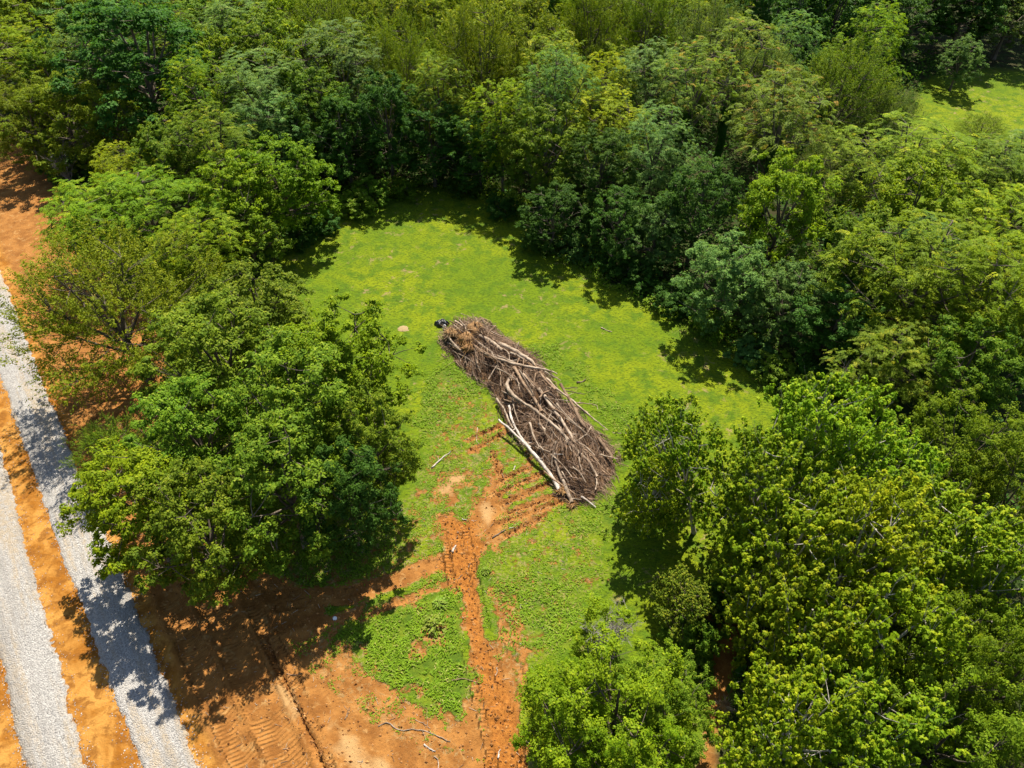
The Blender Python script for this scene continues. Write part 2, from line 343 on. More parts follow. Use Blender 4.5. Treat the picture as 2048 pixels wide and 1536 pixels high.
def ground_material():
    g = NT('ground_grass_and_clay'); co = g.coord('Object')
    A = {k: g.attr(k) for k in ('cover', 'lush', 'clay', 'tan', 'forest', 'cleat_s', 'cleat_w', 'blob')}
    n_big = g.noise(co, 0.09, 3, .5); n_mid = g.noise(co, 0.7, 5, .6); n_fine = g.noise(co, 4.5, 6, .7); n_tiny = g.noise(co, 16.0, 3, .7)
    # grass
    lawn = g.mix(g.ss(n_big, .40, .60), (0.120, 0.182, 0.006), (0.186, 0.228, 0.006))
    lawn = g.mix(g.ss(n_mid, .42, .66), lawn, (0.078, 0.142, 0.008))
    lawn = g.mix(g.ss(g.noise(g.mapping(co, (1, 2.2, 1), (0, 0, .5)), 3.2, 6, .72), .48, .60, 0, .78), lawn, (0.046, 0.078, 0.007))
    lawn = g.mix(g.ss(n_tiny, .5, .75, 0, .35), lawn, (0.19, 0.22, 0.015))
    straw_n = g.noise(co, 0.8, 8, .72, .4)
    straw = g.math('MULTIPLY', g.ss(straw_n, .56, .64), g.ss(g.noise(co, 0.13, 2), .42, .56))
    lawn = g.mix(g.math('MULTIPLY', straw, .75), lawn, g.mix(n_fine, (0.21, 0.14, 0.060), (0.34, 0.25, 0.12)))
    lush = g.mix(g.ss(n_mid, .35, .65), (0.072, 0.122, 0.010), (0.150, 0.195, 0.012))
    lush = g.mix(g.ss(n_fine, .5, .7, 0, .7), lush, (0.036, 0.090, 0.010))
    grass = g.mix(g.ss(g.math('ADD', A['lush'], g.math('MULTIPLY', g.math('SUBTRACT', n_mid, .5), .5)), .3, .6), lawn, lush)
    # soil
    brown = g.mix(g.ss(n_mid, .35, .65), (0.215, 0.086, 0.020), (0.340, 0.150, 0.038))
    brown = g.mix(g.ss(n_fine, .5, .72, 0, .5), brown, (0.100, 0.045, 0.018))
    brown = g.mix(g.ss(g.noise(co, 1.6, 6, .7, .5), .54, .68, 0, .65), brown, (0.42, 0.245, 0.090))
    red = g.mix(g.ss(n_fine, .35, .65), (0.21, 0.070, 0.012), (0.40, 0.155, 0.028))
    soil = g.mix(g.math('MULTIPLY', A['blob'], .8), brown, red)
    clayc = g.mix(g.ss(g.noise(co, .45, 5, .62, .8), .38, .64), (0.265, 0.100, 0.012), (0.45, 0.220, 0.048))
    clayc = g.mix(g.ss(g.noise(co, 1.3, 6, .65, .4), .48, .62, 0, .85), clayc, (0.20, 0.078, 0.014))
    clayc = g.mix(g.ss(n_fine, .60, .75, 0, .5), clayc, (0.18, 0.08, 0.02))
    soil = g.mix(A['clay'], soil, clayc)
    soil = g.mix(g.ss(g.math('ADD', A['tan'], g.math('MULTIPLY', g.math('SUBTRACT', n_mid, .5), .8)), .42, 1.0, 0, .72), soil, (0.43, 0.275, 0.120))
    patch = g.noise(co, 1.15, 7, .68)
    v = g.math('ADD', A['cover'], g.math('MULTIPLY', g.math('SUBTRACT', patch, .5), 1.7))
    col = g.mix(g.ss(v, .43, .60), soil, grass)
    # dry stems where the grass is thin
    thin = g.math('MULTIPLY', g.ss(A['cover'], .1, .35), g.ss(A['cover'], .9, .6))
    col = g.mix(g.math('MULTIPLY', thin, g.ss(g.noise(co, 3.2, 6, .75, .8), .50, .64, 0, .75)), col, (0.30, 0.215, 0.095))
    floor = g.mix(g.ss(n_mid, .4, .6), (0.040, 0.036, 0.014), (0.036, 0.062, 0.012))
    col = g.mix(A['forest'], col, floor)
    # relief
    cle = g.math('MULTIPLY', g.math('SINE', g.math('MULTIPLY', A['cleat_s'], 2 * math.pi / .27)), g.math('MULTIPLY', A['cleat_w'], g.ss(n_mid, .32, .58)))
    h = g.math('ADD', g.math('MULTIPLY', n_fine, .10), g.math('MULTIPLY', n_tiny, .035))
    h = g.math('ADD', h, g.math('MULTIPLY', cle, .030))
    h = g.math('ADD', h, g.math('MULTIPLY', g.math('MULTIPLY', g.noise(co, 1.8, 6, .7), A['cover']), .22))
    h = g.math('ADD', h, g.math('MULTIPLY', g.ss(v, .4, .6), .06))
    return g.done(g.bsdf(col, .95, .1, g.bump(h, 1.0, 1.0)))

def axis_coords(segs, far):
    out = []
    for a, b, st in segs: out += list(np.arange(a, b, st))
    hi = out[-1]; lo = out[0]; st = 1.0
    up = []; x = hi
    while x < far: st *= 1.35; x += st; up.append(x)
    dn = []; x = lo; st = 1.0
    while x > -far: st *= 1.35; x -= st; dn.append(x)
    return np.array(dn[::-1] + out + up)
gx = axis_coords([(-78, -37, .42), (-37, 14, .155), (14, 34, .30), (34, 75, .8)], 1800)
gy = axis_coords([(6, 13, .4), (13, 48, .155), (48, 82, .32), (82, 170, 1.2)], 1800)
GX, GY = np.meshgrid(gx, gy); FX = fields(GX.ravel(), GY.ravel())
GV = np.stack((GX.ravel(), GY.ravel(), FX['z']), 1)
nx, ny = len(gx), len(gy); I = (np.arange(ny - 1)[:, None] * nx + np.arange(nx - 1)[None]).ravel()
GQ = np.stack((I, I + 1, I + nx + 1, I + nx), 1)
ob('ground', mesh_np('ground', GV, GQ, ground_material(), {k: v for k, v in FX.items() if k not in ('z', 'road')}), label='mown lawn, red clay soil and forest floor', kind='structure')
def zat(x, y): return float(fields(np.array([x]), np.array([y]))['z'][0])

# gravel lanes
def gravel_material():
    g = NT('crushed_grey_gravel'); co = g.coord('Object')
    vo = g.voro(co, 13.0); vo2 = g.voro(co, 29.0)
    c = g.n('ShaderNodeSeparateColor'); g.l(vo.outputs['Color'], c.inputs[0]); c2 = g.n('ShaderNodeSeparateColor'); g.l(vo2.outputs['Color'], c2.inputs[0])
    f = g.math('ADD', g.math('MULTIPLY', c.outputs[0], .6), g.math('MULTIPLY', c2.outputs[0], .4))
    col = g.mix(f, (0.22, 0.205, 0.19), (0.58, 0.545, 0.50))
    st = g.mapping(g.mapping(co, (1, 1, 1), (0, 0, R_(-37))), (1, .08, 1))
    dust = g.math('MULTIPLY', g.ss(g.noise(st, .9, 5, .65), .45, .60), g.ss(g.noise(co, 2.5, 5, .7), .30, .60))
    col = g.mix(g.math('MULTIPLY', dust, .72), col, (0.43, 0.325, 0.20))
    col = g.mix(g.ss(g.noise(st, .5, 4, .6), .48, .64, 0, .60), col, (0.27, 0.245, 0.215))
    e = g.attr('edge'); en = g.math('ADD', e, g.math('MULTIPLY', g.math('SUBTRACT', g.noise(co, 2.2, 6, .7), .5), .9))
    col = g.mix(g.ss(en, .62, .95, 0, .55), col, (0.32, 0.17, 0.055))
    h = g.math('ADD', g.math('MULTIPLY', vo.outputs['Distance'], -.5), g.math('MULTIPLY', vo2.outputs['Distance'], -.25))
    return g.done(g.bsdf(col, .9, .2, g.bump(h, 1.0, .16)))
GRAVM = gravel_material()
def resample(pts, s_y):
    pts = pts[np.argsort(pts[:, 1])]
    return np.interp(s_y, pts[:, 1], pts[:, 0])
def lane(name, Lp, Rp, label, seed):
    ys = np.arange(6.5, 150, .14); ys = np.concatenate((np.arange(6.5, 60, .13), np.arange(60, 108, .4)))
    xl, xr = resample(Lp, ys), resample(Rp, ys); n = 44; u = np.linspace(-.12, 1.12, n)
    X = xl[:, None] + (xr - xl)[:, None] * u; Y = np.repeat(ys[:, None], n, 1)
    fr = fields(X.ravel(), Y.ravel()); zg = fr['z'].reshape(X.shape)
    dist = np.minimum(u, 1 - u)[None] * (xr - xl)[:, None]            # metres inside the edge
    j = (fbm(X, Y, 1.1, 4, seed) - .5) * 1.0 + (fbm(X, Y, 5.0, 2, seed + 5) - .5) * .5
    dd = dist + j * .75
    z = zg + np.clip(-.10 + dd * .45, -.25, .10) + (fbm(X, Y, 6.0, 2, seed + 9) - .5) * .05 * (dd > 0)
    V = np.stack((X.ravel(), Y.ravel(), z.ravel()), 1); m = len(ys)
    I = (np.arange(m - 1)[:, None] * n + np.arange(n - 1)[None]).ravel()
    ob(name, mesh_np(name, V, np.stack((I, I + 1, I + n + 1, I + n), 1), GRAVM, {'edge': np.clip(1 - dd.ravel() / 1.1, 0, 1)}), label=label, kind='structure')
lane('gravel_road_left', LG_L, LG_R, 'left lane of pale grey crushed gravel', 201)
lane('gravel_road_right', RG_L, RG_R, 'right lane of pale grey crushed gravel under the trees', 301)

# loose stones at the gravel edges
def stones():
    oct_v = np.array(((1, 0, 0), (-1, 0, 0), (0, 1, 0), (0, -1, 0), (0, 0, 1), (0, 0, -1)), float)
    oct_f = np.array(((0, 2, 4), (2, 1, 4), (1, 3, 4), (3, 0, 4), (2, 0, 5), (1, 2, 5), (3, 1, 5), (0, 3, 5)))
    pts = []
    for e, sg in ((RG_R, 1), (RG_L, -1), (LG_R, 1), (LG_L, -1)):
        ys = 14 + 50 * rng.random(700) ** 1.5; x = resample(e, ys) + sg * rng.normal(-.1, .40, 700); pts.append(np.stack((x, ys), 1))
    ys = 14 + 45 * rng.random(2500) ** 1.4
    for a, b in ((RG_L, RG_R), (LG_L, LG_R)):
        u = rng.random(2500); x = resample(a, ys) * (1 - u) + resample(b, ys) * u; pts.append(np.stack((x, ys), 1))
    pts = np.concatenate(pts); n = len(pts); z = fields(pts[:, 0], pts[:, 1])['z']
    inside = np.concatenate((np.zeros(2800), np.ones(5000)))
    s = rng.uniform(.02, .05, n)[:, None, None] * rng.uniform(.6, 1.3, (n, 6, 1))
    c = np.stack((pts[:, 0], pts[:, 1], z + .015 + inside * .09), 1)[:, None]
    a = rng.uniform(0, 6.28, n); ca, sa = np.cos(a)[:, None], np.sin(a)[:, None]
    rv = np.stack((oct_v[:, 0] * ca - oct_v[:, 1] * sa, oct_v[:, 0] * sa + oct_v[:, 1] * ca, np.broadcast_to(oct_v[:, 2], (n, 6)) * .7), -1)
    V = (c + rv * s).reshape(-1, 3); Fc = (oct_f[None] + np.arange(n)[:, None, None] * 6).reshape(-1, 3)
    g = NT('loose_stone'); r = g.attr('tint'); col = g.mix(r, (0.18, 0.165, 0.15), (0.52, 0.49, 0.45))
    ob('loose_gravel', mesh_np('loose_gravel', V, Fc, g.done(g.bsdf(col, .9)), {'tint': np.repeat(rng.random(n), 6)}, False), label='loose gravel stones scattered over the road lanes', cat='gravel', kind='stuff')
stones()

# ------------------------------------------------------------------ foliage
def leaf_quads(pos, nrm, axis, L, Wd, fold=.18):
    nrm = norm(nrm); axis = norm(axis - nrm * (axis * nrm).sum(-1, keepdims=True)); side = np.cross(nrm, axis)
    L = L[:, None]; Wd = Wd[:, None]
    b = pos - axis * L * .5; t = pos + axis * L * .5 - nrm * L * .12; m = pos - axis * L * .04 + nrm * Wd * fold
    V = np.stack((b, m - side * Wd * .5, t, m + side * Wd * .5), 1).reshape(-1, 3)
    return V, np.arange(len(pos) * 4).reshape(-1, 4)
def leaf_mesh(name, pos, nrm, axis, L, Wd, tint, young, mat):
    V, Q = leaf_quads(pos, nrm, axis, L, Wd)
    return mesh_np(name, V, Q, mat, {'tint': np.repeat(tint, 4), 'young': np.repeat(young, 4)})
def rdir(r, n):
    v = r.normal(size=(n, 3)); return norm(v)

def clump_leaves(style, C, D, rc, r, size):
    """leaves of all clumps: centres C, outward directions D, radii rc"""
    n = len(C); up = np.array((0, 0, 1.))
    if style in ('broad', 'small'):
        ns, ml = (8, 32) if style == 'broad' else (9, 34)
        ax = norm(D * .7 + up * .8)
        so = rdir(r, n * ns).reshape(n, ns, 3) * (r.random((n, ns, 1)) ** .5)
        so = so - ax[:, None] * (so * ax[:, None]).sum(-1, keepdims=True) * .35
        sc = C[:, None] + so * rc[:, None, None]                              # sprays
        o = rdir(r, n * ns * ml).reshape(n, ns, ml, 3) * (r.random((n, ns, ml, 1)) ** .45)
        sr = rc[:, None, None, None] * (.40 if style == 'broad' else .36) * r.uniform(.7, 1.3, (n, ns, 1, 1))
        ofl = o * np.array((1, 1, .5)); pos = sc[:, :, None] + ofl * sr
        sd = norm(sc - C[:, None])[:, :, None]
        nrm = up * 1.0 + o * .50 + sd * .30 + r.normal(size=pos.shape) * .32
        axis = o * np.array((1, 1, .2)) + r.normal(size=pos.shape) * .4 - up * .25
        yg = np.clip(o[..., 2] * .9 + so[..., None, 2] * .4 - .35, 0, 1) * (r.random(o.shape[:3]) < .5)
        pos, nrm, axis, yg = pos.reshape(-1, 3), nrm.reshape(-1, 3), axis.reshape(-1, 3), yg.ravel()
        k = len(pos); L = size * r.uniform(.7, 1.3, k); tint = np.repeat(r.random(n * ns), ml) * .55 + r.random(k) * .45
        return pos, nrm, axis, L, L * r.uniform(.5, .7, k), tint, yg
    if style == 'maple':
        ns, ml = 16, 26
        sd = norm(D[:, None] * .55 + up * .95 + r.normal(size=(n, ns, 3)) * .45); ln = rc[:, None] * r.uniform(.20, .55, (n, ns))
        s0 = C[:, None] + r.normal(size=(n, ns, 3)) * np.array((.55, .55, .16)) * rc[:, None, None] - up * .15 * rc[:, None, None]
        t = r.random((n, ns, ml)) ** .8; o = rdir(r, n * ns * ml).reshape(n, ns, ml, 3)
        rad = (.30 - .20 * t) * rc[:, None, None] * r.uniform(.4, 1, t.shape)
        pos = s0[:, :, None] + sd[:, :, None] * (t * ln[..., None])[..., None] + o * rad[..., None]
        nrm = up * 1.1 + o * .5 + r.normal(size=pos.shape) * .3; axis = o + r.normal(size=pos.shape) * .3 - up * .35
        yg = (np.clip((t - .5) / .5, 0, 1) * .8 * (r.random((n, ns, 1)) < .45)).ravel()
        pos, nrm, axis = pos.reshape(-1, 3), nrm.reshape(-1, 3), axis.reshape(-1, 3); k = len(pos); L = size * r.uniform(.65, 1.25, k)
        tint = np.repeat(r.random(n * ns), ml) * .5 + r.random(k) * .5
        return pos, nrm, axis, L, L * r.uniform(.65, .9, k), tint, yg
    if style == 'frond':
        nf, ml = 11, 18
        a = r.uniform(0, 6.28, (n, nf)); ax = norm(D * .5 + up * .9)
        e1 = norm(np.cross(ax, np.array((.3, .7, .2)))); e2 = np.cross(ax, e1)
        fd = norm(e1[:, None] * np.cos(a)[..., None] + e2[:, None] * np.sin(a)[..., None] + ax[:, None] * r.uniform(-.1, .9, (n, nf, 1)))
        fl = rc[:, None] * r.uniform(.8, 1.35, (n, nf)); so = C[:, None] + r.normal(size=(n, nf, 3)) * np.array((.45, .45, .3)) * rc[:, None, None]
        t = np.broadcast_to((np.arange(ml) // 2 + 1.) / (ml / 2), (n, nf, ml)); sg = np.where(np.arange(ml) % 2, 1., -1.)[None, None, :, None]
        mid = so[:, :, None] + fd[:, :, None] * (t * fl[..., None])[..., None] - up * (.42 * t ** 2 * fl[..., None])[..., None]
        sv = norm(np.cross(fd, up))[:, :, None]; ll = (.30 * fl[..., None] * (1.1 - .55 * t))
        axis = norm(sv * sg + fd[:, :, None] * .45 - up * .18 + r.normal(size=mid.shape) * .12); pos = mid + axis * ll[..., None] * .5
        nrm = up + fd[:, :, None] * .25 + r.normal(size=pos.shape) * .22
        tint = (np.repeat(r.random(n * nf), ml) * .6 + r.random(n * nf * ml) * .4); yg = np.repeat((r.random(n * nf) < .16) * r.random(n * nf), ml)
        L = ll.ravel() * 1.05
        return pos.reshape(-1, 3), nrm.reshape(-1, 3), axis.reshape(-1, 3), L, L * .36, tint, yg
    if style == 'wisp':
        ns, ml = 11, 30
        sd = norm(D[:, None] * .9 + up * .40 + r.normal(size=(n, ns, 3)) * .50); ln = rc[:, None] * r.uniform(.8, 1.8, (n, ns))
        s0 = C[:, None] + r.normal(size=(n, ns, 3)) * .5 * rc[:, None, None]
        t = r.random((n, ns, ml)); o = rdir(r, n * ns * ml).reshape(n, ns, ml, 3)
        pos = s0[:, :, None] + sd[:, :, None] * (t * ln[..., None])[..., None] + o * (.13 * rc)[:, None, None, None]
        nrm = up * .8 + o * .7 + r.normal(size=pos.shape) * .4; axis = sd[:, :, None] * .8 + o * .6
        yg = np.clip(t * 1.4 - .7, 0, 1).ravel() * (r.random(t.size) < .4)
        k = t.size; L = size * r.uniform(.6, 1.3, k); tint = np.repeat(r.random(n * ns), ml) * .5 + r.random(k) * .5
        return pos.reshape(-1, 3), nrm.reshape(-1, 3), axis.reshape(-1, 3), L, L * r.uniform(.4, .6, k), tint, yg

STY = dict(  # height, crown radius, crown base fraction, limbs, outer clumps, inner clumps, clump radius, leaf size
    broad=dict(H=14, R=5.2, hb=.22, nl=11, no=100, ni=30, rc=(.70, 1.40), leaf=.25, drop=.20),
    maple=dict(H=15, R=5.0, hb=.18, nl=13, no=74, ni=12, rc=(.85, 1.60), leaf=.25, drop=.14),
    frond=dict(H=14, R=5.0, hb=.35, nl=10, no=125, ni=40, rc=(.62, .98), leaf=.2, drop=.18),
    wisp=dict(H=12, R=5.0, hb=.18, nl=12, no=115, ni=60, rc=(.7, 1.05), leaf=.145, drop=.10),
    small=dict(H=10, R=5.2, hb=.10, nl=13, no=120, ni=40, rc=(.65, 1.25), leaf=.17, drop=.18),
    open=dict(H=12, R=4.4, hb=.22, nl=10, no=46, ni=10, rc=(.55, 1.05), leaf=.24, drop=.22),
    umbrella=dict(H=16, R=4.6, hb=.52, nl=9, no=85, ni=18, rc=(.62, 1.0), leaf=.2, drop=.15),
    shrub=dict(H=3.0, R=2.0, hb=.02, nl=7, no=38, ni=8, rc=(.45, .75), leaf=.17, drop=.08),
)
def make_tree(kind, seed, name, style=None):
    q = STY[kind]; style = style or dict(shrub='broad', umbrella='frond', open='maple').get(kind, kind); r = np.random.default_rng(seed)
    H, Rr, hb = q['H'], q['R'], q['hb'] * q['H']
    pk = r.uniform(.40, .72); ph = r.uniform(0, 6.28, 4); am = r.uniform(.08, .21, 4)
    def env(th, zf):
        base = np.where(zf > .35, np.clip(1 - ((zf - .35) / .68) ** 2, 0, 1) ** pk, .62 + .38 * np.clip(zf, 0, 1) / .35)
        lob = 1 + am[0] * np.sin(2 * th + ph[0]) + am[1] * np.sin(3 * th + ph[1] + 3 * zf) + am[2] * np.sin(5 * th + ph[2] - 4 * zf) + .10 * np.sin(8 * th + ph[3] + 6 * zf)
        return Rr * base * lob
    # limbs
    lean = np.array((r.normal() * .6, r.normal() * .6, 0)); tb = TB(); bb = TB()
    wisp = style == 'wisp'
    tp = np.array([(0, 0, -.4), lean * .15 + (0, 0, H * .2), lean * .5 + (0, 0, H * .5), lean + (0, 0, H * .82)])
    rt = .022 * H
    if kind != 'shrub':
        fl = smooth_path(tp, 4); tb.tube(fl, np.linspace(rt, rt * .25, len(fl)) * (1 + .6 * np.exp(-np.arange(len(fl)) / 1.1)), 8)
    limbs = []
    for i in range(q['nl']):
        th = i * 2.399 + r.normal() * .3; zf = .15 + .8 * (i + .5) / q['nl']; zf = np.clip(zf + r.normal() * .06, .05, .97)
        e = env(np.array(th), np.array(zf)) * r.uniform(.62, .82); end = np.array((math.cos(th) * e, math.sin(th) * e, hb + zf * (H - hb))) + lean * .6
        h0 = max(.15, .10 if kind == 'shrub' else 0) * H + (end[2] - .15 * H) * (.28 if wisp or kind == 'shrub' else .45)
        h0 = min(h0, H * .75); f = h0 / (H * .82); st = lean * f + np.array((0, 0, h0)) if kind != 'shrub' else np.array((0, 0, 0.))
        path = bez(st, st * .45 + end * .55 + np.array((0, 0, -.04 * H if not wisp else -.02 * H)), end, 6) + r.normal(size=(6, 3)) * .05
        limbs.append(path); bb.tube(path, np.linspace(rt * .46, rt * .12, 6), 5, False)
    # clump centres
    no, ni = q['no'], q['ni']; k = np.arange(no) + .5
    zf = 1 - (k / no) ** .85 * .98; th = k * 2.399 + r.normal(size=no) * .25; zf = np.clip(zf + r.normal(size=no) * .03, 0.0, 1)
    e = env(th, zf) * r.uniform(.80, 1.06, no)
    Co = np.stack((np.cos(th) * e, np.sin(th) * e, hb + zf * (H - hb) * r.uniform(.95, 1.03, no)), 1)
    keep = r.random(no) > q['drop']; Co = Co[keep]
    zf2 = r.uniform(.1, .9, ni); th2 = r.uniform(0, 6.28, ni); e2 = env(th2, zf2) * r.uniform(.35, .7, ni)
    Ci = np.stack((np.cos(th2) * e2, np.sin(th2) * e2, hb + zf2 * (H - hb) * .95), 1)
    C = np.concatenate((Co, Ci)) + lean * .6
    mid = np.array((0, 0, hb + .35 * (H - hb))); D = norm(C - mid); rc = r.uniform(*q['rc'], len(C))
    lp = np.stack(limbs)
    for c, rr in zip(C, rc):
        dd = np.linalg.norm(lp[:, 1:] - c, axis=2) + np.where(lp[:, 1:, 2] > c[2], 1.5, 0); i, j = np.unravel_index(np.argmin(dd), dd.shape)
        st = lp[i, j + 1]; m = (st + c) / 2 + np.array((0, 0, -.15)) + r.normal(size=3) * .15
        bb.tube(bez(st, m, c, 4), np.linspace(.0042 * H * .8, .0016 * H * .6, 4), 4, False)
        if style in ('wisp', 'maple') and r.random() < .7:
            for _ in range(3):
                d2 = norm(norm(c - mid) * .6 + np.array((0, 0, .8)) + r.normal(size=3) * .4)
                bb.tube(np.array((c, c + d2 * rr * r.uniform(.8, 1.5))), (.016, .006), 3, False)
    lv = clump_leaves(style, C, D, rc, r, q['leaf'])
    ok = lv[0][:, 2] > .05
    lv = [a[ok] for a in lv]
    return dict(H=H, R=Rr, trunk=tb.mesh(name + '_trunk', BARK) if kind != 'shrub' else None, branches=bb.mesh(name + '_branches', BARK), crown=leaf_mesh(name + '_crown', *lv, LEAF['mid']))

PROTO = {}
for kd, cnt in (('broad', 5), ('maple', 4), ('frond', 4), ('wisp', 3), ('small', 2), ('umbrella', 2), ('open', 1), ('shrub', 3)):
    PROTO[kd] = [make_tree(kd, 100 + 17 * i + len(kd) * 7, '%s_%d' % (kd, i)) for i in range(cnt)]

def ivy_mesh(H, seed):
    r = np.random.default_rng(seed); n = 5200; t = r.random(n) ** .9; a = r.uniform(0, 6.28, n); o = np.stack((np.cos(a), np.sin(a), r.normal(size=n) * .4), 1)
    rad = .30 + .95 * vnoise(t * 7, a * 1.2, seed) * (.35 + .65 * t); pos = np.stack((np.cos(a) * rad, np.sin(a) * rad, t * H), 1)
    return leaf_mesh('ivy', pos, o + r.normal(size=(n, 3)) * .3 + (0, 0, .4), r.normal(size=(n, 3)) - (0, 0, 1), r.uniform(.16, .3, n), r.uniform(.12, .22, n), r.random(n), np.zeros(n), LEAF['deep'])
IVY = [ivy_mesh(9, 5), ivy_mesh(8, 6)]

TREES = []   # (x, y, R) of everything that stands
def plant(kind, idx, base, H, R, color, label, group, rot=None, name='tree', cat='tree', pale=False, ivy=None, lean=(0, 0)):
    pr = PROTO[kind][idx % len(PROTO[kind])]
    e = ob(name, None, label=label, cat=cat, group=group)
    e.empty_display_size = .5
    e.location = (base[0], base[1], -.02); e.scale = (R / pr['R'], R / pr['R'], H / pr['H'])
    e.rotation_mode = 'ZXY'; e.rotation_euler = (lean[1], lean[0], rot if rot is not None else random.uniform(0, 6.28))
    for part in ('trunk', 'branches', 'crown'):
        if pr[part] is None: continue
        o = ob(part if part != 'branches' or kind != 'shrub' else 'stems', pr[part], e)
        if part == 'crown':
            o.material_slots[0].link = 'OBJECT'; o.material_slots[0].material = LEAF[color]
        elif pale:
            o.material_slots[0].link = 'OBJECT'; o.material_slots[0].material = BARK_PALE
    if ivy is not None: ob('ivy', IVY[ivy % 2], e)
    TREES.append((base[0], base[1], R))
    return e
def at_crown(px, py, H, rpx, zf=.66):
    b = P(px, py, H * zf); d = np.linalg.norm(b - np.array((0, 0, CAM_H))); return b, rpx * d / F

